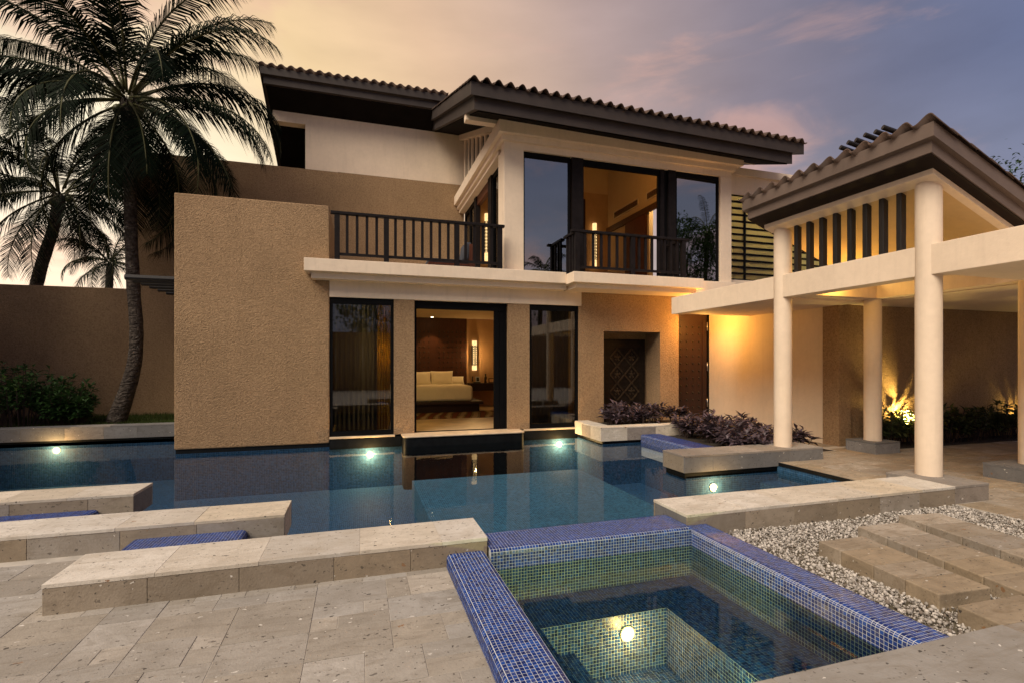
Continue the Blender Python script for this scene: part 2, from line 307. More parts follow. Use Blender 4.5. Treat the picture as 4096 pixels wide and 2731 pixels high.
# ------------------------------------------------------------------ mesh helpers
W = {}
def base_of(o):
    return W.get(o.name, Vector((0, 0, 0)))
class MB:
    def __init__(s): s.v = []; s.f = []
    def add(s, vs, fs):
        k = len(s.v); s.v += [tuple(v) for v in vs]; s.f += [tuple(i + k for i in f) for f in fs]; return s
    def box(s, x0, x1, y0, y1, z0, z1, sh=None):
        vs = [(x, y, z) for z in (z0, z1) for y in (y0, y1) for x in (x0, x1)]
        if sh: vs = [sh(*v) for v in vs]
        return s.add(vs, [(0, 2, 3, 1), (4, 5, 7, 6), (0, 1, 5, 4), (2, 6, 7, 3), (0, 4, 6, 2), (1, 3, 7, 5)])
    def quad(s, a, b, c, d): return s.add([a, b, c, d], [(0, 1, 2, 3)])
    def prism(s, poly, z0, z1):
        n = len(poly)
        a = sum(poly[i][0] * poly[(i + 1) % n][1] - poly[(i + 1) % n][0] * poly[i][1] for i in range(n))
        if a < 0: poly = poly[::-1]
        vs = [(x, y, z0) for x, y in poly] + [(x, y, z1) for x, y in poly]
        return s.add(vs, [tuple(range(n - 1, -1, -1)), tuple(range(n, 2 * n))] + [(i, (i + 1) % n, n + (i + 1) % n, n + i) for i in range(n)])
    def tube(s, pts, rad, n=8, cap=True):
        pts = [Vector(p) for p in pts]; k0 = len(s.v); m = len(pts)
        if not hasattr(rad, '__len__'): rad = [rad] * m
        for i, p in enumerate(pts):
            d = (pts[min(i + 1, m - 1)] - pts[max(i - 1, 0)]).normalized()
            a = d.orthogonal().normalized() if abs(d.z) < .95 else Vector((1, 0, 0)); a = (a - d * a.dot(d)).normalized(); b = d.cross(a)
            for j in range(n):
                t = 2 * math.pi * j / n; s.v.append(tuple(p + (a * math.cos(t) + b * math.sin(t)) * rad[i]))
        for i in range(m - 1):
            for j in range(n):
                s.f.append((k0 + i * n + j, k0 + i * n + (j + 1) % n, k0 + (i + 1) * n + (j + 1) % n, k0 + (i + 1) * n + j))
        if cap:
            s.f.append(tuple(k0 + j for j in range(n - 1, -1, -1))); s.f.append(tuple(k0 + (m - 1) * n + j for j in range(n)))
        return s
    def cyl(s, x, y, z0, z1, r, n=24, r1=None): return s.tube([(x, y, z0), (x, y, z1)], [r, r1 or r], n)
    def ball(s, c, r, nu=10, nv=6):
        rx, ry, rz = r if hasattr(r, '__len__') else (r, r, r); k = len(s.v)
        for i in range(1, nv):
            for j in range(nu):
                a, b = math.pi * i / nv, 2 * math.pi * j / nu; s.v.append((c[0] + rx * math.sin(a) * math.cos(b), c[1] + ry * math.sin(a) * math.sin(b), c[2] + rz * math.cos(a)))
        s.v += [(c[0], c[1], c[2] + rz), (c[0], c[1], c[2] - rz)]; t, bt = len(s.v) - 2, len(s.v) - 1
        for i in range(nv - 2):
            for j in range(nu): s.f.append((k + i * nu + j, k + (i + 1) * nu + j, k + (i + 1) * nu + (j + 1) % nu, k + i * nu + (j + 1) % nu))
        for j in range(nu): s.f.append((k + j, k + (j + 1) % nu, t)); s.f.append((k + (nv - 2) * nu + (j + 1) % nu, k + (nv - 2) * nu + j, bt))
        return s
    def mesh(s, name, mat, off=(0, 0, 0), smooth=False):
        me = bpy.data.meshes.new(name); o = Vector(off)
        me.from_pydata([tuple(Vector(v) - o) for v in s.v], [], s.f); me.materials.append(M[mat] if isinstance(mat, str) else mat)
        if smooth: me.polygons.foreach_set('use_smooth', [True] * len(me.polygons))
        me.update(); return me
    def build(s, name, mat, parent=None, smooth=False, bevel=0., origin=None, kind=None, label=None):
        pb = base_of(parent) if parent else Vector((0, 0, 0))
        og = Vector(origin) if origin is not None else pb
        o = bpy.data.objects.new(name, s.mesh(name, mat, og, smooth)); COL.objects.link(o)
        if parent: o.parent = parent
        o.location = og - pb; W[o.name] = og
        if bevel:
            b = o.modifiers.new('edge', 'BEVEL'); b.width = bevel; b.segments = 2; b.limit_method = 'ANGLE'; b.angle_limit = R(50)
        if kind: o['kind'] = kind
        if label: o['label'] = label
        return o
def thing(name, label, cat, loc, group=None):
    o = bpy.data.objects.new(name, None); COL.objects.link(o); o.location = loc; o.empty_display_size = .2
    W[o.name] = Vector(loc); o['label'] = label; o['category'] = cat
    if group: o['group'] = group
    return o
def tag(o, label=None, cat=None, group=None, kind=None):
    if label: o['label'] = label
    if cat: o['category'] = cat
    if group: o['group'] = group
    if kind: o['kind'] = kind
    return o
def B(x0, x1, y0, y1, z0, z1): return MB().box(x0, x1, y0, y1, z0, z1)
def place(name, mesh, parent, loc, rot=None):
    o = bpy.data.objects.new(name, mesh); COL.objects.link(o); o.parent = parent; o.location = Vector(loc) - base_of(parent)
    if rot: o.rotation_euler = rot
    W[o.name] = Vector(loc); return o
def lamp(name, kind, loc, energy, col, rad=.05, parent=None, to=None, angle=None, blend=.4, size=None):
    l = bpy.data.lights.new(name, kind); l.energy = energy; l.color = col
    if kind == 'SPOT': l.spot_size = R(angle or 90); l.spot_blend = blend
    if kind == 'AREA':
        l.shape = 'RECTANGLE'; l.size, l.size_y = size
    else: l.shadow_soft_size = rad
    o = bpy.data.objects.new(name, l); COL.objects.link(o)
    if parent: o.parent = parent; o.location = Vector(loc) - base_of(parent)
    else: o.location = loc
    if to is not None: o.rotation_euler = (Vector(loc) - Vector(to)).to_track_quat('Z', 'Y').to_euler()
    return o

# ------------------------------------------------------------------ ground, pool, terrace
ZW = -.12
g = MB()
for x0, x1, y0, y1 in ((-400, 400, 12.95, 400), (-400, 400, -400, -9), (-400, -9.5, -9, 12.95), (13, 400, -9, 12.95)):
    g.quad((x0, y0, -.03), (x1, y0, -.03), (x1, y1, -.03), (x0, y1, -.03))
tag(g.build('ground', 'ground_dirt'), kind='structure', label='bare garden ground around the villa and beyond its walls')
pool = tag(B(-9.5, 6.47, 3.9, 12.95, -1.15, -1.0).build('pool_floor', 'pool_tile'), kind='structure', label='dark blue mosaic floor of the pool')
B(.9, 4.15, 4.3, 9.0, -1.0, -.50).build('shelf', 'shelf_tile', pool, label='paler raised shelf on the pool floor')
pw = MB()
pw.box(-3.33, -.59, 10.82, 11.4, -1.0, ZW - .002); pw.box(-.59, 5.06, 10.80, 11.4, -1.0, ZW - .002)
pw.box(4.93, 5.92, 9.48, 10.79, -1.0, ZW - .002); pw.box(5.84, 6.4, 6.9, 9.47, -1.0, ZW - .002); pw.box(4.73, 7.3, 6.41, 6.88, -1.0, ZW - .002)
pw.box(6.450, 6.7, 4.4, 6.40, -1.0, -.051); pw.box(3.0, 6.46, 3.95, 4.43, -1.0, ZW - .003); pw.box(-9.5, -3.34, 12.80, 12.94, -1.0, -.08)
pw.box(-.95, .98, 3.95, 4.37, -1.0, ZW - .003); pw.box(-2.6, -.97, 3.95, 5.47, -1.0, ZW - .003); pw.box(-9.5, -2.61, 3.95, 6.76, -1.0, ZW - .003); pw.box(.99, 2.99, 3.95, 4.19, -1.0, -.2)
pw.build('pool_wall', 'pool_tile', pool)
for k in range(3):   # tiled steps in the cove beside the walkway
    B(6.445 - .34 * (3 - k), 6.445 - .34 * (2 - k), 4.44, 6.40, -1.0, -.62 + .16 * k).build('pool_step', 'pool_tile', pool)
w = MB(); w.quad((-9.5, 4.0, ZW), (6.449, 4.0, ZW), (6.449, 12.79, ZW), (-9.5, 12.79, ZW))
tag(w.build('pool_water', 'water'), kind='structure', label='still dark blue water of the swimming pool')

terr = MB().prism([(-9.5, -9), (13, -9), (13, 1.1), (.655, 1.1), (.655, 3.95), (-1.9, 3.95), (-1.9, 5.05), (-9.5, 5.05)], -.6, -.0035).build('terrace_floor', 'joint')
tag(terr, kind='structure', label='pale stone paving of the terrace beside the benches')
walk = MB().prism([(6.47, 1.1), (13, 1.1), (13, 11.2), (8.3, 11.2), (8.3, 6.95), (6.47, 6.95)], -.6, -.0035).build('walkway_floor', 'joint')
tag(walk, kind='structure', label='brown stone paving of the walkway under the pavilion')
_pv = {}
def pavers(parent, mat, x0, x1, y0, y1, cell, seed, inside=lambda x, y: True, sizes=((3, 2), (2, 2), (2, 2), (2, 1), (3, 2), (1, 1), (4, 2), (2, 2), (3, 3))):
    rs = random.Random(seed); nx, ny = int((x1 - x0) / cell), int((y1 - y0) / cell); occ = [[0] * ny for _ in range(nx)]
    for j in range(ny):
        for i in range(nx):
            if occ[i][j]: continue
            if not inside(x0 + (i + .5) * cell, y0 + (j + .5) * cell): occ[i][j] = 1; continue
            for w_, h_ in rs.sample(sizes, len(sizes)) + [(1, 1)]:
                if i + w_ > nx or j + h_ > ny: continue
                if any(occ[i + a][j + b] for a in range(w_) for b in range(h_)): continue
                if not all(inside(x0 + (i + a + .5) * cell, y0 + (j + b + .5) * cell) for a in range(w_) for b in range(h_)): continue
                for a in range(w_):
                    for b in range(h_): occ[i + a][j + b] = 1
                key = (mat, cell, w_, h_)
                if key not in _pv:
                    gx, gy = w_ * cell / 2 - .0013, h_ * cell / 2 - .0013; c_ = .002
                    m = MB(); m.add([(-gx, -gy, -.016), (gx, -gy, -.016), (gx, gy, -.016), (-gx, gy, -.016), (-gx, -gy, -c_), (gx, -gy, -c_), (gx, gy, -c_), (-gx, gy, -c_),
                                     (-gx + c_, -gy + c_, 0), (gx - c_, -gy + c_, 0), (gx - c_, gy - c_, 0), (-gx + c_, gy - c_, 0)],
                                    [(0, 1, 5, 4), (1, 2, 6, 5), (2, 3, 7, 6), (3, 0, 4, 7), (4, 5, 9, 8), (5, 6, 10, 9), (6, 7, 11, 10), (7, 4, 8, 11), (8, 9, 10, 11)])
                    _pv[key] = m.mesh('paver', mat)
                o = place('paver', _pv[key], parent, (x0 + (i + w_ / 2) * cell, y0 + (j + h_ / 2) * cell, rs.uniform(-.0015, .0015)))
                o.rotation_euler = (rs.uniform(-.0015, .0015), rs.uniform(-.0015, .0015), 0)
                break
pavers(terr, 'paver', .653 - 36 * .156, .654, 1.3, 5.02, .156, 3, lambda x, y: (y < 3.9 or x < -1.88) and x > -.4 - 1.0 * y)
pavers(walk, 'walk_paver', 6.48, 12.9, 1.6, 7.3, .19, 5, lambda x, y: x < 2.25 * y and not (x < 8.3 and y > 6.9) and y > 2.0, ((4, 2), (3, 2), (3, 1), (2, 2), (4, 1), (2, 1)))
pavers(walk, 'walk_paver', 8.3, 8.85, 7.3, 11.0, .18, 6, sizes=((3, 2), (2, 2), (1, 2)))

# ------------------------------------------------------------------ stone benches
def bench(name, label, cat, x0, x1, y0, y1, z0=-.02, z1=.2, seg=.62, mats=('cantera',), seed=1, strip=False, group='low stone benches', endmat=None, face=None, jitter=.12):
    rs = random.Random(seed); o = thing(name, label, cat, ((x0 + x1) / 2, (y0 + y1) / 2, z0), group)
    B(x0 + .02, x1 - .02, y0 + .02, y1 - .02, z0, z1 - .022).build('core', 'joint', o)
    xs = [x0]
    while xs[-1] < x1 - seg * 1.4: xs.append(xs[-1] + seg * (1 + rs.uniform(-jitter, jitter)))
    xs.append(x1)
    for a, b in zip(xs, xs[1:]):
        m = rs.choice(mats)
        zt = rs.uniform(-.0015, .0015); B(a + .0003, b - .0003, y0 + rs.uniform(-.002, .002), y1, z1 - .030, z1 + zt).build('stone_slab', m, o, bevel=.0028)
    ys = [y0 + .002, y0 + .0195]
    xs = [x0 + .001]
    while xs[-1] < x1 - seg * 1.4: xs.append(xs[-1] + seg * (1 + rs.uniform(-jitter, jitter)))
    xs.append(x1 - .001)
    for yy0, yy1 in ((y0 + .002, y0 + .0195), (y1 - .0195, y1 - .002)):
        for a, b in zip(xs, xs[1:]):
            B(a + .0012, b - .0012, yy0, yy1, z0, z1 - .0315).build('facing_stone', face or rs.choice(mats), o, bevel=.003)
    for a, b in ((x0 + .002, x0 + .0195), (x1 - .0195, x1 - .002)):
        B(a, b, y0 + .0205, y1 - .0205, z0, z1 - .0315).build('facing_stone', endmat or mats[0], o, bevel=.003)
    if strip: B(x0 + .04, x1 - .04, y0 + .04, y1 - .04, ZW - .03, z0 - .001).build('shadow_strip', 'black_strip', o)  # black strip set back under the stone, down to the water
    return o
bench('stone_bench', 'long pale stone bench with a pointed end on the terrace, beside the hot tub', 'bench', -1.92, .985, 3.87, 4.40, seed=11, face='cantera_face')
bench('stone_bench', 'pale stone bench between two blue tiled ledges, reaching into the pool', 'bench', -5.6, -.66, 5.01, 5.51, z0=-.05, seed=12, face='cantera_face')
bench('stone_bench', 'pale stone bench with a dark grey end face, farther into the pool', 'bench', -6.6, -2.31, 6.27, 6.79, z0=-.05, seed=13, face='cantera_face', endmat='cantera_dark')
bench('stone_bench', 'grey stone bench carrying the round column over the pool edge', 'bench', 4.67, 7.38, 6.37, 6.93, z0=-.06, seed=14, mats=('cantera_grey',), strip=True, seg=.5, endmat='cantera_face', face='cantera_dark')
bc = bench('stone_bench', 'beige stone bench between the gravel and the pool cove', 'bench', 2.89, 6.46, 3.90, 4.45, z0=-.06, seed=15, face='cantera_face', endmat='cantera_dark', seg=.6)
for q in bc.children:
    pass
bench('column_base', 'grey stone block at the end of the beige bench, under a column', 'column base', 6.462, 7.03, 3.90, 4.68, z0=-.02, seed=16, mats=('cantera_grey',), group='stone column bases', z1=.201)
bench('column_base', 'square grey stone block under the column beside the lit garden wall', 'column base', 8.62, 9.22, 6.42, 6.98, z0=-.02, seed=17, mats=('cantera_dark',), group='stone column bases')
bench('column_base', 'grey stone block alone on the brown paving, under a column', 'column base', 8.42, 9.3, 4.15, 4.75, z0=-.02, seed=18, mats=('cantera_dark',), group='stone column bases')
bench('stone_bench', 'broad speckled grey stone bench at the near side of the hot tub', 'bench', .3, 3.29, 1.15, 1.77, z0=-.4, seed=19, mats=('paver',), seg=1.4)
# planter behind the pool on the lawn side and planter in front of the niche
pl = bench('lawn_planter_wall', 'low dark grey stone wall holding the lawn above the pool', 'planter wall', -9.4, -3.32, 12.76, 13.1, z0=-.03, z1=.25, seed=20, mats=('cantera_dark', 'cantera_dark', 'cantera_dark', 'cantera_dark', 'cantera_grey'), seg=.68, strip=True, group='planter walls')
pa = thing('stone_planter', 'weathered pale stone planter below the carved niche panel', 'planter', (5.4, 9.45, -.06), 'planter walls')
B(4.91, 7.0, 9.49, 9.75, -.05, .2).build('core', 'joint', pa); B(4.91, 5.16, 9.76, 10.79, -.05, .2).build('core', 'joint', pa)
for a, b in ((4.872, 5.36), (5.362, 5.9), (5.902, 6.45), (6.452, 7.02)): B(a, b, 9.45, 9.80, .205, .235).build('stone_slab', 'cantera', pa, bevel=.005)
for a, b in ((9.802, 10.3), (10.302, 10.79)): B(4.872, 5.22, a, b, .205, .235).build('stone_slab', 'cantera', pa, bevel=.005)
for a, b, m in ((4.872, 5.5, 'cantera'), (5.502, 6.2, 'cantera_grey'), (6.202, 7.02, 'cantera')): B(a, b, 9.452, 9.488, -.06, .204).build('facing_stone', m, pa, bevel=.003)
for a, b, m in ((9.49, 9.95, 'cantera'), (9.952, 10.4, 'cantera_grey'), (10.402, 10.79, 'cantera')): B(4.872, 4.908, a, b, -.06, .204).build('facing_stone', m, pa, bevel=.003)
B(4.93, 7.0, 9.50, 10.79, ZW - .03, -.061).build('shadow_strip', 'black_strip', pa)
sb = MB(); sb.box(5.23, 7.7, 9.81, 10.78, -.05, .17); sb.box(6.32, 8.29, 6.94, 9.44, -.6, .0); sb.box(7.03, 8.29, 9.441, 9.80, -.6, .0)
tag(sb.build('planting_soil', 'soil'), kind='structure', label='dark soil of the planting beds by the villa wall')
B(6.435, 6.468, 4.46, 6.36, -.05, -.001).build('black_edge', 'black_strip', walk, label='black edging where the pool meets the brown paving')

# ------------------------------------------------------------------ mosaic
PIT = .0250; GAP = .0036; LIFT = .0010
def roundprof(pts, r, seg=4):
    out = [Vector(pts[0])]
    for i in range(1, len(pts) - 1):
        a, b, c = Vector(pts[i - 1]), Vector(pts[i]), Vector(pts[i + 1]); u = (a - b).normalized(); v = (c - b).normalized()
        p0, p1 = b + u * r, b + v * r; ce = p0 + v * r
        for k in range(seg + 1):
            t = k / seg * math.pi / 2; out.append(ce + (-v) * r * math.cos(t) + (-u) * r * math.sin(t))
    out.append(Vector(pts[-1])); return out
def walkprof(pr):
    d = [0]
    for a, b in zip(pr, pr[1:]): d.append(d[-1] + (b - a).length)
    def f(s):
        s = max(0, min(d[-1], s))
        for i in range(len(d) - 1):
            if s <= d[i + 1] + 1e-9:
                t = (s - d[i]) / max(1e-9, d[i + 1] - d[i]); p = pr[i].lerp(pr[i + 1], t); tg = (pr[i + 1] - pr[i]).normalized(); return p, Vector((-tg.y, tg.x))
        return pr[-1], Vector((0, 1))
    return f, d[-1]
JIT = random.Random(8)
TILES = []      # (centre, four corners on top, normal)
def sweep(pr, to3, t0, t1, grout):
    """tiles laid over a profile pr (outside on its left hand) swept from t0 to t1; to3(a, b, t) gives the point"""
    f, ln = walkprof(pr); n = max(1, round(ln / PIT)); ps = ln / n; m = max(1, round((t1 - t0) / PIT)); pt = (t1 - t0) / m; h = GAP / 2
    for i in range(n):
        (a0, n0), (a1, n1) = f(i * ps + h), f((i + 1) * ps - h); nn = (n0 + n1).normalized()
        o = Vector(to3(nn.x, nn.y, 0)) - Vector(to3(0, 0, 0)); o.normalize()
        mid, _ = f((i + .5) * ps); sag = max(0., (mid - (a0 + a1) / 2).dot(nn))
        for j in range(m):
            u0, u1 = t0 + j * pt + h, t0 + (j + 1) * pt - h
            dj = [JIT.uniform(-.0006, .0006) for _ in range(2)]; u0 += dj[0]; u1 += dj[0]
            c = [Vector(to3(a0.x, a0.y, u0)), Vector(to3(a1.x, a1.y, u0)), Vector(to3(a1.x, a1.y, u1)), Vector(to3(a0.x, a0.y, u1))]
            TILES.append((sum(c, Vector()) / 4, [q + o * (LIFT + sag) for q in c], o))
    for p, q in zip(pr, pr[1:]): grout.quad(to3(p.x, p.y, t0), to3(q.x, q.y, t0), to3(q.x, q.y, t1), to3(p.x, p.y, t1))
def flush_tiles(parent, single=0, name='mosaic_tile'):
    """the nearest `single` flat square tiles become parts of their own, the rest one joined part"""
    global TILES
    camp = Vector((0, 0, HC)); idx = set()
    if single:
        flat = [i for i, (c, q, o) in enumerate(TILES) if o.z > .999 and c.z > 0 and on_screen(c)]
        flat.sort(key=lambda i: (TILES[i][0] - camp).length); idx = set(flat[:single])
        a = (PIT - GAP) / 2; mm = MB(); mm.add([(-a, -a, 0), (a, -a, 0), (a, a, 0), (-a, a, 0), (-a, -a, -LIFT), (a, -a, -LIFT), (a, a, -LIFT), (-a, a, -LIFT)], [(0, 1, 2, 3), (0, 4, 5, 1), (1, 5, 6, 2), (2, 6, 7, 3), (3, 7, 4, 0)])
        me = mm.mesh(name, 'mosaic')
        for i in idx: place(name, me, parent, TILES[i][0] + Vector((0, 0, LIFT)))
    mb = MB()
    for i, (c, q, o) in enumerate(TILES):
        if i in idx: continue
        lo = [p - o * LIFT for p in q]
        if (q[1] - q[0]).cross(q[2] - q[0]).dot(o) < 0: q = q[::-1]; lo = lo[::-1]
        mb.add(q + lo, [(0, 1, 2, 3), (0, 4, 5, 1), (1, 5, 6, 2), (2, 6, 7, 3), (3, 7, 4, 0)])
    mb.build('mosaic_tiles', 'mosaic', parent, kind='stuff'); TILES = []
def on_screen(p):
    d = p.x * _sa + p.y * _ca
    if d < .1: return False
    x = 2048 + FPX * (p.x * _ca - p.y * _sa) / d; y = HY - FPX * (p.z - HC) / d
    return 0 < x < 4096 and 0 < y < 2700
V2 = lambda *p: [Vector(q) for q in p]
spa = thing('hot_tub', 'sunken hot tub with blue mosaic rims and a glowing footwell', 'hot tub', (1.9, 2.7, -.75))
gr = MB(); XZ = lambda a, b, t: (a, t, b); YZ = lambda a, b, t: (t, a, b); XY = lambda a, b, t: (a, b, t)
ZR = .10; ZF = .125
sweep(roundprof([(.655, -.02), (.655, ZR), (.96, ZR), (.96, -.30)], .035), XZ, 1.775, 3.868, gr)
sweep(roundprof([(2.85, -.30), (2.85, ZR), (3.12, ZR), (3.12, -.06)], .035), XZ, 1.775, 3.897, gr)
sweep(roundprof([(3.785, -.30), (3.785, ZF), (4.20, ZF), (4.20, -.40)], .035), YZ, .99, 2.848, gr)
GAP = .0020
flat = lambda y0, y1, x0, x1, z: sweep([Vector((y0, z)), Vector((y1, z))], YZ, x0, x1, gr)
flat(3.33, 3.783, .962, 2.848, -.30); flat(1.78, 3.33, 2.28, 2.848, -.30); flat(1.78, 3.33, .962, 1.24, -.30); flat(1.78, 3.33, 1.24, 1.50, -.52); flat(1.78, 3.33, 1.5, 2.28, -.75)
GAP = .0026
sweep(V2((-.30, 3.33), (-.75, 3.33)), lambda a, b, t: (t, b, a), 1.5, 2.28, gr); sweep(V2((-.30, 3.33), (-.52, 3.33)), lambda a, b, t: (t, b, a), 1.24, 1.5, gr)
sweep(V2((2.28, -.75), (2.28, -.30)), XZ, 1.78, 3.33, gr); sweep(V2((1.24, -.30), (1.24, -.52)), XZ, 1.78, 3.33, gr); sweep(V2((1.50, -.52), (1.50, -.75)), XZ, 1.78, 3.33, gr)
GAP = .0036
gr.build('grout', 'grout', spa); flush_tiles(spa, 300)
B(.662, .955, 1.775, 3.868, -.5, ZR - .012).build('rim_core', 'grout', spa); B(2.856, 3.115, 1.775, 3.897, -.5, ZR - .012).build('rim_core', 'grout', spa); B(1.0, 2.84, 3.80, 4.19, -.5, ZF - .012).build('rim_core', 'grout', spa)
B(.7, 3.1, 1.5, 3.9, -1.0, -.78).build('basin_base', 'grout', spa)
w = MB(); w.quad((.962, 1.775, -.035), (2.848, 1.775, -.035), (2.848, 3.784, -.035), (.962, 3.784, -.035)); tag(w.build('hot_tub_water', 'spa_water_mat'), kind='structure', label='clear still water in the hot tub')
def ledge(name, label, x0, x1, y0, y1, z1, along='X'):
    o = thing(name, label, 'tiled ledge', ((x0 + x1) / 2, (y0 + y1) / 2, -.1), 'blue mosaic ledges'); gq = MB()
    if along == 'X': sweep(roundprof([(y0, -.2), (y0, z1), (y1, z1), (y1, -.2)], .04), YZ, x0, x1, gq)
    else: sweep(roundprof([(x0, -.2), (x0, z1), (x1, z1), (x1, -.2)], .04), XZ, y0, y1, gq)
    gq.build('grout', 'grout', o); flush_tiles(o); B(x0 + .01, x1 - .01, y0 + .01, y1 - .01, -.4, z1 - .015).build('core', 'grout', o); return o
ledge('mosaic_ledge', 'short blue mosaic ledge beside the bench with the pointed end', -1.86, -.97, 4.405, 5.005, .09, 'Y')
ledge('mosaic_ledge', 'blue mosaic ledge between the two benches that reach into the pool', -5.0, -2.62, 5.515, 6.265, .06, 'Y')
ledge('mosaic_ledge', 'blue mosaic ledge along the purple plants, from planter to grey bench', 5.82, 6.31, 6.94, 9.44, .05, 'Y')

# ------------------------------------------------------------------ gravel and stepping slabs
def pebbles():
    rs = np.random.RandomState(4); t = (1 + 5 ** .5) / 2
    iv = np.array([(-1, t, 0), (1, t, 0), (-1, -t, 0), (1, -t, 0), (0, -1, t), (0, 1, t), (0, -1, -t), (0, 1, -t), (t, 0, -1), (t, 0, 1), (-t, 0, -1), (-t, 0, 1)]) / 1.9
    fc = np.array([(0, 11, 5), (0, 5, 1), (0, 1, 7), (0, 7, 10), (0, 10, 11), (1, 5, 9), (5, 11, 4), (11, 10, 2), (10, 7, 6), (7, 1, 8), (3, 9, 4), (3, 4, 2), (3, 2, 6), (3, 6, 8), (3, 8, 9), (4, 9, 5), (2, 4, 11), (6, 2, 10), (8, 6, 7), (9, 8, 1)])
    n = 36000; x = rs.uniform(3.13, 6.47, n); y = rs.uniform(1.2, 3.9, n); k = (x < 2.3 * y + .3); x, y = x[k], y[k]; n = len(x)
    s = (.004 + .0105 * rs.rand(n, 1, 1) ** 2) * rs.uniform(.65, 1.35, (n, 1, 3)); v = iv[None] * (1 + rs.uniform(-.22, .22, (n, 12, 3))) * s
    a = rs.uniform(0, 6.28, n); b = rs.uniform(-.9, .9, n); ca, sa = np.cos(a)[:, None], np.sin(a)[:, None]; cb, sb_ = np.cos(b)[:, None], np.sin(b)[:, None]
    X, Y, Z = v[..., 0], v[..., 1], v[..., 2]; Y, Z = Y * cb - Z * sb_, Y * sb_ + Z * cb; X, Y = X * ca - Y * sa, X * sa + Y * ca
    v = np.stack([X + x[:, None], Y + y[:, None], Z + (rs.uniform(-.028, -.002, n) + .01 * np.sin(x * 3) * np.cos(y * 4))[:, None]], -1).reshape(-1, 3)
    f = (fc[None] + 12 * np.arange(n)[:, None, None]).reshape(-1, 3)
    me = bpy.data.meshes.new('gravel'); me.vertices.add(len(v)); me.vertices.foreach_set('co', v.ravel()); me.loops.add(f.size); me.loops.foreach_set('vertex_index', f.ravel().astype(np.int32))
    me.polygons.add(len(f)); me.polygons.foreach_set('loop_start', np.arange(0, f.size, 3, dtype=np.int32)); me.update(calc_edges=True); me.materials.append(M['pebble'])
    o = bpy.data.objects.new('gravel', me); COL.objects.link(o); return tag(o, 'loose whitish crushed gravel between the hot tub and stepping slabs', 'gravel', kind='stuff')
pebbles()
tag(B(3.12, 6.469, 1.15, 3.90, -.5, -.024).build('gravel_bed', 'ground_dirt'), kind='structure', label='bed under the white gravel')
def slab(label, quad, segs, seed):
    """stepping slab from its four top corners (far-left, far-right, near-right, near-left), built of stones side by side"""
    c = sum((Vector(q) for q in quad), Vector((0, 0))) / 4; o = thing('stepping_slab', label, 'stepping slab', (c.x, c.y, -.02), 'stone stepping slabs in the gravel'); rs = random.Random(seed)
    fl, fr, nr, nl = [Vector(q) for q in quad]; ts = [0] + [(k + rs.uniform(-.12, .12)) / segs for k in range(1, segs)] + [1]
    for a, b in zip(ts, ts[1:]):
        MB().prism([fl.lerp(nl, a + .001), fr.lerp(nr, a + .001), fr.lerp(nr, b - .001), fl.lerp(nl, b - .001)], -.03, .1).build('stone_slab', 'cantera_brown', o, bevel=.008)
slab('stained brown stepping slab next to the blue rim of the hot tub', [(3.70, 3.24), (4.17, 3.22), (4.04, 2.23), (3.59, 2.26)], 4, 1)
slab('long brown stepping slab in the middle of the gravel', [(4.38, 3.43), (4.86, 3.40), (4.62, 2.02), (4.14, 2.06)], 5, 2)
slab('brown stepping slab farthest from the hot tub, by the brown paving', [(5.08, 3.56), (5.54, 3.50), (5.30, 2.0), (4.82, 2.05)], 5, 3)
slab('small brown stepping slab tucked against the speckled bench', [(3.54, 2.13), (4.1, 2.11), (4.05, 1.6), (3.5, 1.62)], 2, 4)

# ------------------------------------------------------------------ villa
villa = thing('villa', 'two-storey tan and cream villa with balconies and brown tiled roofs', 'house', (3, 11, -.1))
def vb(name, mat, x0, x1, y0, y1, z0, z1, parent=None, bevel=0., label=None): return B(x0, x1, y0, y1, z0, z1).build(name, mat, parent or villa, bevel=bevel, label=label)
YF = 10.8
vb('tower_wall', 'stucco', -3.335, -.585, YF, 15.9, -.04, 4.8, bevel=.02, label='blind tan stucco block standing in the pool')
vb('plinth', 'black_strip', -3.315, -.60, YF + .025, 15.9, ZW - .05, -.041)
vb('rear_wall', 'stucco', -5.9, -.62, 16, 16.3, 0, 7.38); vb('rear_wall', 'stucco', -.62, 3.28, 16, 16.3, 3.5, 7.39)
# ground floor front
vb('pier', 'stucco', .70, 1.13, YF, 11.2, .085, 2.938); vb('pier', 'stucco', 3.23, 3.745, YF, 11.2, .085, 2.938)
vb('lintel', 'cream', -.584, 5.05, YF - .012, 11.2, 2.94, 3.30, bevel=.008)
vb('niche_wall', 'stucco', 4.98, 5.64, YF, 11.2, -.1, 2.938); vb('niche_wall', 'stucco', 5.052, 7.75, YF, 11.2, 2.94, 3.33)
vb('niche_wall', 'stucco', 5.641, 7.205, YF, 11.2, 2.36, 2.939); vb('niche_wall', 'stucco', 7.206, 7.75, YF, 11.2, -.1, 2.938)
vb('niche_back', 'stucco', 5.3, 7.5, 11.45, 11.6, -.1, 2.5); vb('niche_side', 'stucco', 7.206, 7.4, 11.201, 11.449, -.1, 2.5); vb('niche_side', 'stucco', 5.4, 5.639, 11.201, 11.449, -.1, 2.5)
vb('niche_top', 'stucco', 5.64, 7.205, 11.201, 11.449, 2.361, 2.5)
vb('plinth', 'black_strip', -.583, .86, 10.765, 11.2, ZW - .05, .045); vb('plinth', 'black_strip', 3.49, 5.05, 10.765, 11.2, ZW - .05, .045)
vb('window_sill', 'sill_stone', -.582, .72, 10.755, 11.1, .0455, .083, bevel=.005); vb('window_sill', 'sill_stone', 3.60, 4.978, 10.755, 11.1, .0455, .083, bevel=.005)
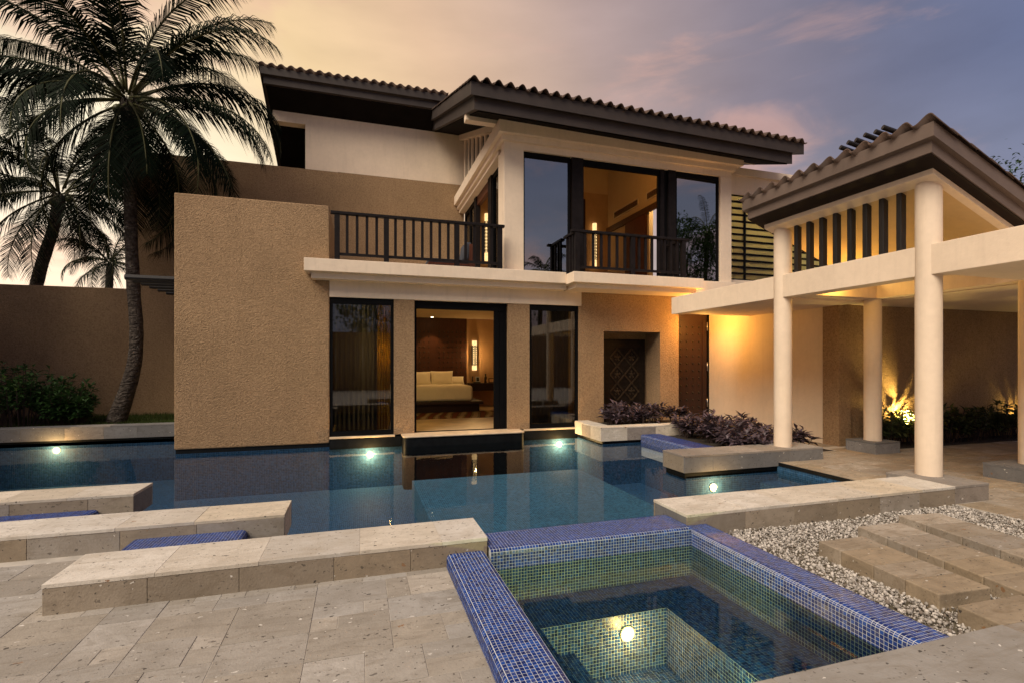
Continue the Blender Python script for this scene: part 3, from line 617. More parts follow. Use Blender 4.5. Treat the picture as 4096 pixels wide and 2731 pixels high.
def rr(x0, x1, y0, y1, r):
    pts = [(x1, y1), (x0, y1)]
    for cx, a0 in ((x0 + r, 180), (x1 - r, 270)):
        for k in range(7): a = R(a0 + 15 * k); pts.append((cx + r * math.cos(a), y0 + r + r * math.sin(a)))
    return pts
MB().prism(rr(.87, 3.48, 10.36, 10.95, .1), ZW - .9, .0615).build('door_step', 'black_strip', villa)
MB().prism(rr(.85, 3.50, 10.335, 10.98, .12), .062, .095).build('door_step', 'sill_stone', villa, bevel=.012, label='polished pale stone threshold lit from the bedroom')
def window(x0, x1, y, z0, z1, fw=.055, top=.09, bot=.055, parent=None, depth=.07, pane=True, name='window', gm='glass'):
    f = MB(); f.box(x0, x0 + fw, y, y + depth, z0, z1); f.box(x1 - fw, x1, y, y + depth, z0, z1); f.box(x0 + fw, x1 - fw, y, y + depth, z1 - top, z1); f.box(x0 + fw, x1 - fw, y, y + depth, z0, z0 + bot)
    o = f.build(name, 'black_frame', parent or villa)
    if pane: B(x0 + fw, x1 - fw, y + depth * .45, y + depth * .45 + .008, z0 + bot, z1 - top).build('pane', gm, o)
    return o
window(-.584, .699, YF + .03, .084, 2.938, .06, .13, .10); window(3.746, 4.979, YF + .03, .084, 2.938, .06, .13, .10)
dw = window(1.131, 3.229, YF + .10, .096, 2.938, .055, .17, .012, pane=False, name='sliding_door')
f = MB(); f.box(2.93, 3.05, YF + .115, YF + .165, .11, 2.766); f.box(3.06, 3.172, YF + .12, YF + .16, .11, 2.766); f.build('stile', 'black_frame', dw)
# first floor slabs
sl1 = vb('balcony_slab', 'cream', -1.03, 4.49, 10.40, YF - .02, 3.39, 3.64, bevel=.008); vb('balcony_slab', 'cream', -.584, 4.49, YF - .019, 15.95, 3.39, 3.635)
vb('slab_moulding', 'cream', -.91, 4.55, 10.53, YF - .0125, 3.27, 3.389); vb('slab_moulding', 'cream', 4.60, 7.76, 10.13, YF - .012, 3.265, 3.365)
vb('balcony_slab', 'cream', 4.491, 7.88, 10.0, 10.75, 3.366, 3.60, bevel=.008); vb('balcony_slab', 'cream', 7.881, 9.30, 10.55, 11.0, 3.30, 3.66, bevel=.006)
vb('upper_floor', 'cream', 4.491, 9.29, 10.76, 15.6, 3.331, 3.64)
# first floor box
vb('corner_column', 'cream', 3.11, 3.57, 10.7, 11.2, 3.641, 6.42, bevel=.006); vb('end_column', 'cream', 8.94, 9.29, 10.7, 10.98, 3.661, 6.42, bevel=.006)
vb('header', 'cream', 3.11, 9.29, 10.705, 10.95, 6.421, 6.57); vb('header', 'cream', 3.11, 3.5, 11.201, 15.99, 6.46, 6.57)
vb('cornice', 'cream', 3.04, 9.38, 10.62, 10.95, 6.571, 6.69); vb('cornice', 'cream', 2.95, 9.52, 10.52, 10.95, 6.691, 6.98, bevel=.006)
vb('cornice', 'cream', 3.04, 3.4, 10.951, 15.99, 6.571, 6.69); vb('cornice', 'cream', 2.95, 3.4, 10.951, 15.99, 6.691, 6.98, bevel=.006)
vb('eave_beam', 'cream', 2.26, 10.32, 10.82, 11.02, 6.985, 7.25, bevel=.006)
window(3.571, 4.74, 10.76, 3.645, 6.415, .04, .12, .05, gm='sky_glass'); window(7.62, 8.939, 10.76, 3.645, 6.415, .05, .12, .05, gm='sky_glass')
f = MB(); f.box(5.071, 7.18, 10.78, 10.84, 6.27, 6.419); f.box(5.071, 5.10, 10.78, 10.84, 3.645, 6.269); f.box(7.13, 7.18, 10.78, 10.84, 3.645, 6.269); f.build('door_frame', 'black_frame', villa)
vb('dark_post', 'rail_paint', 4.78, 5.07, 10.73, 10.86, 3.645, 6.418); vb('dark_post', 'rail_paint', 7.19, 7.30, 10.755, 10.86, 3.645, 6.418); vb('dark_post', 'rail_paint', 7.40, 7.615, 10.725, 10.86, 3.645, 6.418); vb('dark_post', 'black_frame', 7.301, 7.399, 10.79, 10.86, 3.645, 6.418)
# glazed side of the box along the balcony
def sidewin(y0, y1, pane=True):
    f = MB(); X = 3.30; fw = .06; z0, z1 = 3.645, 6.455
    f.box(X, X + .08, y0, y0 + fw, z0, z1); f.box(X, X + .08, y1 - fw, y1, z0, z1); f.box(X, X + .08, y0 + fw, y1 - fw, z1 - .12, z1); f.box(X, X + .08, y0 + fw, y1 - fw, z0, z0 + .06)
    o = f.build('side_window', 'black_frame', villa)
    if pane: B(X + .035, X + .043, y0 + fw, y1 - fw, z0 + .06, z1 - .12).build('pane', 'glass', o)
sidewin(11.21, 12.45); sidewin(14.45, 15.2); sidewin(15.21, 15.98)
vb('dark_post', 'rail_paint', 3.26, 3.40, 12.46, 12.78, 3.645, 6.455); vb('dark_post', 'rail_paint', 3.26, 3.40, 14.20, 14.44, 3.645, 6.455)
vb('transom', 'red_wood', 3.30, 3.42, 12.79, 14.19, 6.20, 6.455)
# fins above the side cornice
ZS = lambda y: 6.72 + .375 * (y - 9.8)
vb('fin_backing', 'black_frame', 3.30, 3.34, 11.3, 15.95, 6.981, 7.05)
m = MB(); m.add([(3.34, 11.3, 7.0), (3.34, 15.95, 7.0), (3.34, 15.95, ZS(15.95) + .02), (3.34, 11.3, ZS(11.3) + .02)], [(0, 1, 2, 3)]); m.build('fin_backing', 'black_frame', villa)
for k in range(8):
    y = 11.75 + .53 * k; m = MB(); m.box(3.20, 3.26, y, y + .15, 6.981, ZS(y) - .08); m.build('fin', 'cream', villa)
m = MB(); m.box(3.10, 3.30, 11.0, 15.95, 0, .22, lambda x, y, z: (x, y, ZS(y) - .20 + z)); m.build('fin_header', 'cream', villa)
# upper cream wall of the rear wing
vb('rear_wing_wall', 'cream', -1.55, 3.36, 16.05, 16.35, 7.2, 9.10, bevel=.004); vb('rear_wing_beam', 'cream', -2.44, -1.552, 16.05, 16.35, 8.73, 9.12, bevel=.004)

# ---- roofs
_tp = .25
def tile_mesh(ln=.42, p=_tp, h=.070):
    m = MB(); n = 13; prof = []
    for i in range(n):
        u = i / (n - 1)
        z = h * math.sin(math.pi * u / .62) if u < .62 else -.032 * math.sin(math.pi * (u - .62) / .38)
        prof.append(((u - .5) * p * 1.06, z))
    vs = []
    for y, sc in ((0, 1.0), (ln, .97)):
        for th in (0, .018):
            for x, z in prof: vs.append((x * sc, y, z + th))
    fs = []
    for i in range(n - 1):
        fs += [(i, i + 1, 2 * n + i + 1, 2 * n + i), (n + i, 3 * n + i, 3 * n + i + 1, n + i + 1), (i, n + i, n + i + 1, i + 1), (2 * n + i, 2 * n + i + 1, 3 * n + i + 1, 3 * n + i)]
    fs += [(0, 2 * n, 3 * n, n), (n - 1, 2 * n - 1, 4 * n - 1, 3 * n - 1)]
    m.add(vs, fs); return m
TM = tile_mesh(); TILE = TM.mesh('roof_tile', 'roof_tile', smooth=True)
def tiles(parent, org, across, up, ncol, nrow, pitch, singles, expo=.36):
    """org: lower or upper visible corner; across/up: unit vectors; singles(i,j): tile kept as its own part"""
    A, U = Vector(across).normalized(), Vector(up).normalized(); N = A.cross(U)
    if N.z < 0: N = -N
    rs = random.Random(2); rest = MB(); sc = pitch / _tp
    for i in range(ncol):
        for j in range(nrow):
            p = Vector(org) + A * (pitch * (i + .5)) + U * (expo * j + rs.uniform(-.008, .008)) + N * (.018 * (1) + .001 * rs.random())
            mt = Matrix((A, U, N)).transposed() @ Euler((R(-2.4) + rs.uniform(-.025, .025), rs.uniform(-.03, .03), rs.uniform(-.045, .045))).to_matrix() @ Matrix.Diagonal((sc, 1, 1))
            if A.cross(U).dot(N) < 0: pass
            if singles(i, j):
                o = place('roof_tile', TILE, parent, p); o.rotation_mode = 'QUATERNION'; q = mt.to_4x4(); l, r_, s_ = q.decompose(); o.rotation_quaternion = r_; o.scale = s_
            else:
                rest.add([mt @ Vector(v) + p for v in TM.v], TM.f)
    if rest.v: rest.build('roof_tiles', 'roof_tile', parent, kind='stuff', smooth=True)
sh1 = lambda x, y, z: (x, y, z + .375 * (y - 9.8) - .019 * (x - 2.15))
mr = MB().box(2.15, 10.72, 9.80, 16.6, 7.0, 7.27, sh1).build('roof', 'fascia', villa, label='brown tiled main roof with deep double fascia')
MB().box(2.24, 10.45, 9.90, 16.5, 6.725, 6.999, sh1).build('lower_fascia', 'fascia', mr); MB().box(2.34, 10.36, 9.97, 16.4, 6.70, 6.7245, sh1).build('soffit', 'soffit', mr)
tiles(mr, (2.13, 9.74, 7.27 - .02), (1, 0, -.019), (0, 1, .375), 34, 20, 8.62 / 34, lambda i, j: j == 0 or i == 0)
sh2 = lambda x, y, z: (x, y, z - .44 * (y - 15.2))
fr = MB().box(-2.64, 2.6, 15.20, 21.0, 9.62, 9.82, sh2).build('roof', 'fascia', villa, label='dark rear roof with black soffit')
MB().box(-2.56, 2.5, 15.28, 20.9, 9.43, 9.6195, sh2).build('lower_fascia', 'fascia', fr); MB().box(-2.50, 2.4, 15.34, 20.8, 9.41, 9.4295, sh2).build('soffit', 'soffit', fr)
tiles(fr, (-2.66, 15.13, 9.85), (1, 0, 0), (0, 1, -.44), 21, 14, .251, lambda i, j: j == 0 or i == 0)

# ---- stair wing with louvred glass
vb('stair_wall', 'cream', 9.292, 14.5, 11.0, 11.25, 2.9, 3.82); vb('stair_wall', 'cream', 9.292, 9.50, 11.0, 11.25, 3.821, 6.62); vb('stair_wall', 'cream', 9.501, 14.5, 11.0, 11.25, 6.12, 6.62)
vb('stair_parapet', 'cream', 9.292, 14.6, 10.92, 11.3, 6.621, 6.82, bevel=.006)
lw = MB(); zz = [3.83 + (6.115 - 3.83) * k / 13 for k in range(14)]; cols = [9.51, 10.02, 11.5, 13.0, 14.4]
lw.box(cols[0] - .005, cols[0] + .03, 11.03, 11.09, 3.822, 6.118)
lw = lw.build('louvre_window', 'black_frame', villa, label='tall black-framed window of frosted glass strips, lit from behind')
for x in cols[1:]: B(x - .03, x + .03, 11.03, 11.09, 3.822, 6.118).build('mullion', 'black_frame', lw)
for k in range(14): B(9.545, 14.36, 11.035, 11.082, zz[k] - .026, zz[k] + .026).build('bar', 'black_frame', lw)
for i in range(4):
    for k in range(13): B(cols[i] + .031, cols[i + 1] - .031, 11.055, 11.062, zz[k] + .0265, zz[k + 1] - .0265).build('pane', 'frosted_glass', lw)
vb('stair_room', 'room_ceiling', 9.5, 14.5, 13.4, 13.5, 3.0, 6.6); vb('stair_room', 'room_ceiling', 9.5, 14.5, 11.26, 13.39, 6.63, 6.7); vb('stair_room', 'room_ceiling', 9.5, 14.5, 11.26, 13.39, 3.0, 3.1); vb('stair_room', 'room_ceiling', 9.3, 9.49, 11.26, 13.5, 3.0, 6.6)
m = MB(); m.box(9.8, 13.5, 11.9, 12.9, 0, .18, lambda x, y, z: (x, y, z + 5.6 - .62 * (x - 9.8))); m.build('stair_flight', 'brown_wood', villa)
# ---- corridor wall, entrance door, niche panel
vb('corridor_wall', 'warm_white', 8.86, 9.1, 7.61, 11.25, -.1, 2.93); vb('corridor_wall', 'stucco', 8.80, 9.1, 7.255, 7.609, -.1, 2.93)
vb('door_head', 'warm_white', 7.751, 8.859, 11.0, 11.2, 2.93, 3.3)
dr = vb('entrance_door', 'door_wood', 7.70, 8.80, 11.06, 11.12, 0, 2.91, label='tall dark red wooden door with rows of round studs')
vb('jamb', 'black_frame', 8.801, 8.858, 11.03, 11.14, 0, 2.929, parent=dr)
MB().box(8.66, 8.79, 11.045, 11.059, .05, 2.85).build('door_rail', 'door_wood', dr); MB().box(7.72, 8.659, 11.045, 11.059, 2.68, 2.85).build('door_rail', 'door_wood', dr)
st = MB().ball((0, 0, 0), (.026, .02, .026), 8, 5).mesh('stud', 'brass', smooth=True)
for i in range(5):
    for k in range(13): place('stud', st, dr, (7.80 + .19 * i, 11.056, .25 + .19 * k))
for z in (.55, 1.5, 2.55):
    MB().cyl(8.80, 11.03, z - .11, z + .11, .014, 10).build('hinge', 'steel', dr, smooth=True)
pn = thing('carved_panel', 'dark carved wooden panel of diamonds set in the stucco niche', 'carved panel', (6.54, 11.40, 0))
B(5.95, 7.135, 11.40, 11.445, .1, 2.20).build('board', 'carved', pn)
fr_ = MB(); fr_.box(5.95, 6.12, 11.375, 11.399, .1, 2.2); fr_.box(6.965, 7.135, 11.375, 11.399, .1, 2.2); fr_.box(6.12, 6.965, 11.375, 11.399, 2.0, 2.2); fr_.build('frame', 'carved', pn)
rs = random.Random(5)
for r_ in range(4):
    for c_ in range(2):
        cx, cz = 6.33 + .42 * c_, 1.74 - .44 * r_; m = MB()
        for s0, s1 in (((-.205, 0), (0, .225)), ((0, .225), (.205, 0)), ((.205, 0), (0, -.225)), ((0, -.225), (-.205, 0))):
            a, b = Vector((cx + s0[0], 11.392, cz + s0[1])), Vector((cx + s1[0], 11.392, cz + s1[1])); m.tube([a, b], .024, 4)
        m.build('carved_diamond', 'carved_gilt' if r_ in (0, 1, 2) else 'carved', pn)
        m = MB(); m.ball((cx, 11.392, cz), (.05, .02, .055), 8, 5)
        for k in range(5):
            a = k * 1.2566 + .3; m.ball((cx + .075 * math.cos(a), 11.394, cz + .08 * math.sin(a)), (.03, .014, .03), 6, 4)
        m.build('carved_flower', 'carved_gilt', pn, smooth=True)

# ---- railings
def railing(px_posts, counts, Y, z0, z1, over, x_end=None):
    rl = MB().box(px_posts[0] - over[0], px_posts[-1] + over[1], Y - .055, Y + .055, z1 - .055, z1).build('railing', 'rail_paint', villa, bevel=.006, label='dark wooden railing with square balusters')
    for x in px_posts: B(x - .05, x + .05, Y - .045, Y + .045, z0, z1 - .0555).build('post', 'rail_paint', rl)
    for (a, b), n in zip(zip(px_posts, px_posts[1:]), counts):
        B(a + .051, b - .051, Y - .025, Y + .025, z0 + .09, z0 + .14).build('bottom_rail', 'rail_paint', rl)
        for k in range(n):
            x = a + (b - a) * (k + 1) / (n + 1); B(x - .027, x + .027, Y - .022, Y + .022, z0 + .1405, z1 - .056).build('baluster', 'rail_paint', rl)
    return rl
cx2 = lambda x: on_y(1000 + x * 1100 / 1916, 1000, 10.46).x
railing([cx2(607), cx2(950), cx2(1441), cx2(1740)], [4, 7, 4], 10.46, 3.641, 4.60, (.12, .10))
r2 = railing([4.60, 5.99, 7.35], [6, 7], 10.07, 3.601, 4.53, (.14, .14))
for x in (4.60, 7.35):
    B(x - .05, x + .05, 10.13, 10.72, 4.476, 4.529).build('return_rail', 'rail_paint', r2)
    for y in (10.27, 10.44, 10.6): B(x - .022, x + .022, y - .025, y + .025, 3.602, 4.475).build('baluster', 'rail_paint', r2)

# ---- rooms behind the glass
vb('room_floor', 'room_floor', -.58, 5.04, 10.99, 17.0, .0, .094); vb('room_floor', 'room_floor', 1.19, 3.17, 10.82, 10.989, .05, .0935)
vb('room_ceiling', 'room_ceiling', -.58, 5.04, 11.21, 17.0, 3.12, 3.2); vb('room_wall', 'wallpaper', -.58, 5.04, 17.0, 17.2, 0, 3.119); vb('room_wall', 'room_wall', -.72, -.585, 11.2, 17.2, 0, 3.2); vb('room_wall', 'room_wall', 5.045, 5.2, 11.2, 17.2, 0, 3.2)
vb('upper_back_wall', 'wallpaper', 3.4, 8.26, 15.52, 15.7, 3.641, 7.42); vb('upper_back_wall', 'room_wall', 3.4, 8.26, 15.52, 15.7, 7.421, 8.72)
vb('upper_side_wall', 'room_wall', 8.262, 8.40, 10.99, 11.6, 3.641, 6.16); vb('upper_side_wall', 'room_wall', 8.262, 8.40, 12.95, 15.6, 3.641, 6.16)
m = MB(); m.add([(x, y, z) for x in (8.262, 8.40) for y, z in ((10.99, 6.161), (15.6, 6.161), (15.6, 8.85), (10.99, 7.14))], [(0, 1, 2, 3), (7, 6, 5, 4), (0, 4, 5, 1), (1, 5, 6, 2), (2, 6, 7, 3), (3, 7, 4, 0)]); m.build('upper_side_wall', 'room_wall', villa)
vb('picture_rail', 'brown_wood', 8.19, 8.261, 10.99, 15.51, 6.06, 6.24); vb('inner_door', 'red_wood', 8.20, 8.261, 13.05, 14.25, 3.641, 6.055); vb('wardrobe_edge', 'bed_wood', 7.0, 7.36, 15.42, 15.519, 3.641, 7.15)
vb('upper_floor_finish', 'room_floor', 3.42, 8.25, 10.99, 15.5, 3.641, 3.66)
vb('bath_wall', 'room_ceiling', 9.1, 9.2, 11.26, 13.5, 3.64, 6.6)
for y0, y1, vl in ((13.52, 15.08, 'slotted cream air vent above the inner wooden door'), (11.65, 13.07, 'slotted cream air vent above the lit bathroom opening')):
    v = thing('air_vent', vl, 'air vent', (8.24, (y0 + y1) / 2, 6.45), 'air vents of the upper room'); f = MB()
    f.box(8.235, 8.2605, y0, y1, 6.44, 6.475); f.box(8.235, 8.2605, y0, y1, 6.655, 6.69); f.box(8.235, 8.2605, y0, y0 + .035, 6.476, 6.654); f.box(8.235, 8.2605, y1 - .035, y1, 6.476, 6.654); f.build('frame', 'room_ceiling', v)
    for k in range(5): B(8.245, 8.2595, y0 + .036, y1 - .036, 6.485 + .034 * k, 6.503 + .034 * k).build('slat', 'brown_wood', v)
def sconce(loc, h, w_, label, power, depth=.10):
    """tall half-round wall lamp: two plain shade ends, pierced metal band between"""
    x, y, z = loc; o = thing('wall_lamp', label, 'wall lamp', (x, y, z), 'tall glowing wall lamps'); r = w_ / 2
    MB().cyl(x, y - r, z, z + h, r * .86, 20).build('lamp_shade', 'lamp_shade_glow', o, smooth=False)
    for a in (.165, .82): MB().cyl(x, y - r, z + h * a, z + h * a + .018, r * 1.03, 20).build('ring', 'brass', o)
    m = MB(); n = 9; zz0, zz1 = z + h * .165 + .018, z + h * .82
    for k in range(n):
        za, zb = zz0 + (zz1 - zz0) * k / n, zz0 + (zz1 - zz0) * (k + 1) / n; zm = (za + zb) / 2
        for q in range(6):
            a0 = q * math.pi / 3; a1 = a0 + math.pi / 6; a2 = a0 + math.pi / 3
            P = lambda a, zq: (x + r * math.cos(a), y - r + r * math.sin(a), zq)
            m.tube([P(a0, zm), P(a1, zb), P(a2, zm)], .010, 4); m.tube([P(a0, zm), P(a1, za), P(a2, zm)], .010, 4); m.tube([P(a1, zm - .03), P(a1, zm + .03)], .015, 4)
    m.build('pierced_band', 'brass', o)
    if power > 24 and z < 3: lamp('wall_lamp_glow', 'POINT', (x, y - w_ - .12, z + h / 2), power * .6, (1, .60, .22), .012, o)
sconce((3.828, 16.98, 1.34), 1.02, .19, 'glowing pierced wall lamp beside the bed', 26)
sconce((7.70, 15.50, 4.85), 1.50, .17, 'glowing pierced wall lamp behind the small projecting balcony', 30)
sconce((3.90, 15.50, 4.85), 1.50, .17, 'glowing pierced wall lamp seen past the long balcony railing', 22)
# bed
bed = thing('bed', 'low dark platform bed with a cream mattress', 'bed', (2.2, 16, .094))
B(.4, 3.55, 14.98, 16.90, .10, .34).build('platform_base', 'bed_wood', bed); B(.3, 3.66, 14.86, 16.90, .341, .43).build('platform', 'bed_wood', bed, bevel=.01)
mt = MB(); mt.box(.7, 3.36, 15.02, 16.80, .432, .90); o = mt.build('mattress', 'linen', bed, bevel=.09); o.modifiers['edge'].segments = 4
def pillow(x, y, z, w_, h, d, tilt, label, rz=0):
    n = 12; m = MB(); vs = []; fs = []
    for s_ in (1, -1):
        for i in range(n + 1):
            for j in range(n + 1):
                u, v = i / n * 2 - 1, j / n * 2 - 1; e_ = max(0, (1 - u ** 4) * (1 - v ** 4)) ** .5
                px, pz = u * w_ / 2 * (1 - .07 * (1 - abs(v)) ** 0 * (v * v) * 0 - .06 * (1 - v * v) * u * u), v * h / 2 * (1 - .08 * (1 - u * u) * v * v)
                vs.append((px, s_ * d / 2 * e_, pz))
    k = (n + 1) ** 2
    for i in range(n):
        for j in range(n):
            a = i * (n + 1) + j; fs.append((a, a + n + 1, a + n + 2, a + 1)); fs.append((k + a, k + a + 1, k + a + n + 2, k + a + n + 1))
    mt_ = Matrix.Translation((x, y, z + h / 2 * math.cos(tilt))) @ Matrix.Rotation(rz, 4, 'Z') @ Matrix.Rotation(-tilt, 4, 'X')
    m.add([mt_ @ Vector(v) for v in vs], fs); o = m.build('pillow', 'linen', None, smooth=True, origin=(x, y, z)); tag(o, label, 'pillow', 'pillows on the bed')
pillow(1.86, 16.42, .87, .80, .48, .2, R(22), 'plump cream pillow half hidden by the sliding door frame'); pillow(2.62, 16.40, .87, .74, .50, .2, R(22), 'plump cream pillow standing upright in the middle of the bed', R(-3)); pillow(3.16, 16.66, .88, .5, .30, .16, R(30), 'small cream pillow behind the upright pillow, near the wall lamp')
hb = vb('headboard_panel', 'panel_wood', .2, 3.565, 16.94, 16.999, .1, 3.115, label='floor to ceiling dark wood panel with rows of studs behind the bed')
for i in range(11):
    if i % 11 in (3,): continue
    for k in range(9): place('stud', st, hb, (1.95 + .15 * i + (.06 if i > 2 else 0), 16.935, 1.28 + .17 * k))
ns_ = thing('nightstand', 'dark wooden shelf nightstand fixed beside the bed', 'nightstand', (4.08, 16.75, .65)); B(3.60, 4.58, 16.5, 16.999, .87, .91).build('top', 'bed_wood', ns_); B(3.62, 4.56, 16.53, 16.999, .65, .869).build('drawer', 'bed_wood', ns_)
ph = thing('telephone', 'small black telephone with a pale screen on the nightstand', 'telephone', (3.85, 16.65, .911)); B(3.74, 3.98, 16.6, 16.75, .911, .95).build('base', 'plastic_black', ph); m = MB(); m.box(3.83, 3.97, 0, .02, .951, 1.13, lambda x, y, z: (x, 16.66 + y + (z - .95) * .3, z)); m.build('screen_body', 'plastic_grey', ph); m = MB(); m.box(3.855, 3.945, -.004, -.001, .975, 1.10, lambda x, y, z: (x, 16.66 + y + (z - .95) * .3, z)); m.build('screen', 'plastic_black', ph); m = MB(); m.tube([(3.72, 16.68, .97), (3.71, 16.68, 1.05), (3.72, 16.68, 1.14)], [.025, .016, .025], 8); m.build('handset', 'plastic_black', ph, smooth=True)
fg = thing('figurine', 'small dark standing figurine on the nightstand', 'figurine', (4.18, 16.7, .911)); m = MB(); m.cyl(4.18, 16.7, .911, .93, .05, 12); m.tube([(4.18, 16.7, .93), (4.17, 16.7, 1.0), (4.185, 16.7, 1.09), (4.18, 16.7, 1.15)], [.045, .035, .05, .025], 10); m.ball((4.18, 16.7, 1.19), (.033, .033, .042), 8, 6); m.build('statue', 'bed_wood', fg, smooth=True)
pf = thing('picture_frame', 'small dark picture frame leaning on the nightstand', 'picture frame', (4.42, 16.72, .911)); m = MB(); m.box(4.30, 4.54, 0, .02, .911, 1.07, lambda x, y, z: (x, 16.72 + y + (z - .91) * .35, z)); m.build('frame', 'bed_wood', pf); m = MB(); m.box(4.33, 4.51, -.004, -.001, .935, 1.045, lambda x, y, z: (x, 16.72 + y + (z - .91) * .35, z)); m.build('photo', 'wallpaper', pf)
tag(B(.2, 4.6, 13.35, 15.2, .0945, .104).build('rug', 'rug'), 'wavy striped rug in red, brown and cream before the bed', 'rug')
dl = thing('downlight', 'small lit recessed ceiling lamp over the pillows', 'ceiling lamp', (2.30, 16.45, 3.10)); MB().cyl(2.30, 16.45, 3.095, 3.119, .06, 20).build('trim', 'white_shade', dl); MB().cyl(2.30, 16.45, 3.088, 3.0945, .042, 16).build('lens', 'downlight_lens', dl)
lamp('downlight_beam', 'SPOT', (2.30, 16.45, 3.08), 70, (1, .56, .20), .03, dl, (2.35, 16.55, .9), 82, .35)
dl2 = thing('downlight', 'small lit recessed ceiling lamp just inside the sliding door', 'ceiling lamp', (2.2, 11.6, 3.10)); MB().cyl(2.2, 11.6, 3.095, 3.119, .06, 20).build('trim', 'white_shade', dl2); MB().cyl(2.2, 11.6, 3.088, 3.0945, .042, 16).build('lens', 'downlight_lens', dl2)
lamp('downlight_beam', 'SPOT', (2.2, 11.5, 3.08), 70, (1, .56, .16), .04, dl2, (2.2, 10.7, 0), 80, .6)
dl3 = thing('ceiling_lamp', 'small lit recessed ceiling lamp over the bedroom rug', 'ceiling lamp', (2.4, 13.9, 3.10)); MB().cyl(2.4, 13.9, 3.095, 3.119, .06, 20).build('trim', 'white_shade', dl3); MB().cyl(2.4, 13.9, 3.088, 3.0945, .042, 16).build('lens', 'downlight_lens', dl3)
lamp('downlight_beam', 'SPOT', (2.4, 13.9, 3.08), 20, (1, .44, .12), .04, dl3, (2.5, 14.2, 0), 130, .9)
dl4 = thing('ceiling_lamp', 'lit ceiling lamp hanging high in the upper room', 'ceiling lamp', (6.2, 11.9, 7.2)); MB().cyl(6.2, 11.9, 7.2, 7.3, .12, 20).build('shade', 'white_shade', dl4); MB().cyl(6.2, 11.9, 7.301, 7.52, .01, 8).build('cord', 'plastic_black', dl4)
lamp('ceiling_glow', 'POINT', (6.2, 11.9, 7.08), 42, (1, .47, .10), .12, dl4)
dl5 = thing('ceiling_lamp', 'small round lamp lighting the bathroom off the upper room', 'ceiling lamp', (8.75, 12.3, 6.4)); MB().cyl(8.75, 12.3, 6.4, 6.5, .1, 16).build('shade', 'lamp_shade_glow', dl5)
lamp('ceiling_glow', 'POINT', (8.75, 12.3, 6.2), 40, (1, .78, .4), .1, dl5)
dl6 = thing('ceiling_lamp', 'lamp hanging in the stair wing behind the frosted glass', 'ceiling lamp', (10.7, 11.75, 5.75)); MB().cyl(10.7, 11.75, 5.75, 5.9, .1, 16).build('shade', 'lamp_shade_glow', dl6)
lamp('ceiling_glow', 'POINT', (10.7, 11.75, 5.5), 95, (1, .74, .34), .12, dl6); lamp('ceiling_glow', 'POINT', (12.6, 12.3, 4.6), 60, (1, .82, .36), .12, dl6)
# curtains
def curtain(x0, x1, y, z0, z1, n, amp, mat, label, along='X'):
    m = MB(); k = n * 8; rs = random.Random(int(x0 * 10))
    ph_ = [rs.uniform(-.5, .5) for _ in range(n + 2)]
    for i in range(k + 1):
        t = i / k; q = math.sin(t * n * 2 * math.pi + ph_[int(t * n)]) * amp
        for z in (z0, z1):
            m.v.append((x0 + (x1 - x0) * t, y + q * (1 if z == z0 else .7), z))
    for i in range(k): m.f.append((2 * i, 2 * i + 2, 2 * i + 3, 2 * i + 1))
    o = m.build('curtain', mat, None, smooth=True, origin=((x0 + x1) / 2, y, z0)); s_ = o.modifiers.new('thick', 'SOLIDIFY'); s_.thickness = .004
    return tag(o, label, 'curtain', 'curtains behind the glass')
curtain(-.5, .38, 11.35, .12, 3.05, 9, .035, 'sheer', 'grey sheer curtain behind the window beside the tan block'); curtain(.36, .66, 11.45, .12, 3.05, 5, .04, 'gold_curtain', 'gold curtain gathered at the window beside the tan block')
curtain(3.85, 4.5, 11.5, .12, 3.05, 6, .03, 'sheer', 'grey sheer curtain behind the window by the niche'); curtain(4.45, 4.95, 11.35, .12, 3.05, 5, .035, 'sheer', 'bunched pale curtain at the niche side of the ground floor window')
curtain(3.66, 3.98, 11.1, 3.68, 6.5, 4, .03, 'sheer', 'thin pale curtain at the corner of the upper window'); curtain(8.45, 8.9, 11.08, 3.68, 6.4, 5, .03, 'sheer', 'pale curtain behind the dark upper window')
lamp('window_glow', 'POINT', (.60, 11.95, 1.9), 60, (1, .66, .18), .1, dl3)
# balcony chair
ch = thing('lounge_chair', 'low wooden lounge chair with dark cushions on the long balcony', 'chair', (2.0, 11.2, 3.636), None)
B(1.45, 2.35, 10.95, 11.5, 3.80, 3.90).build('seat_cushion', 'cushion', ch, bevel=.03); m = MB(); m.box(2.22, 2.36, 10.95, 11.5, 3.90, 4.30, lambda x, y, z: (x + (z - 3.9) * .15, y, z)); m.build('back_cushion', 'cushion', ch, bevel=.03)
for y in (10.92, 11.51): B(2.36, 2.48, y - .025, y + .025, 3.637, 4.25).build('leg', 'red_wood', ch); B(1.45, 1.55, y - .025, y + .025, 3.637, 3.80).build('leg', 'red_wood', ch)
B(1.45, 2.48, 10.90, 11.53, 3.755, 3.799).build('frame', 'red_wood', ch)

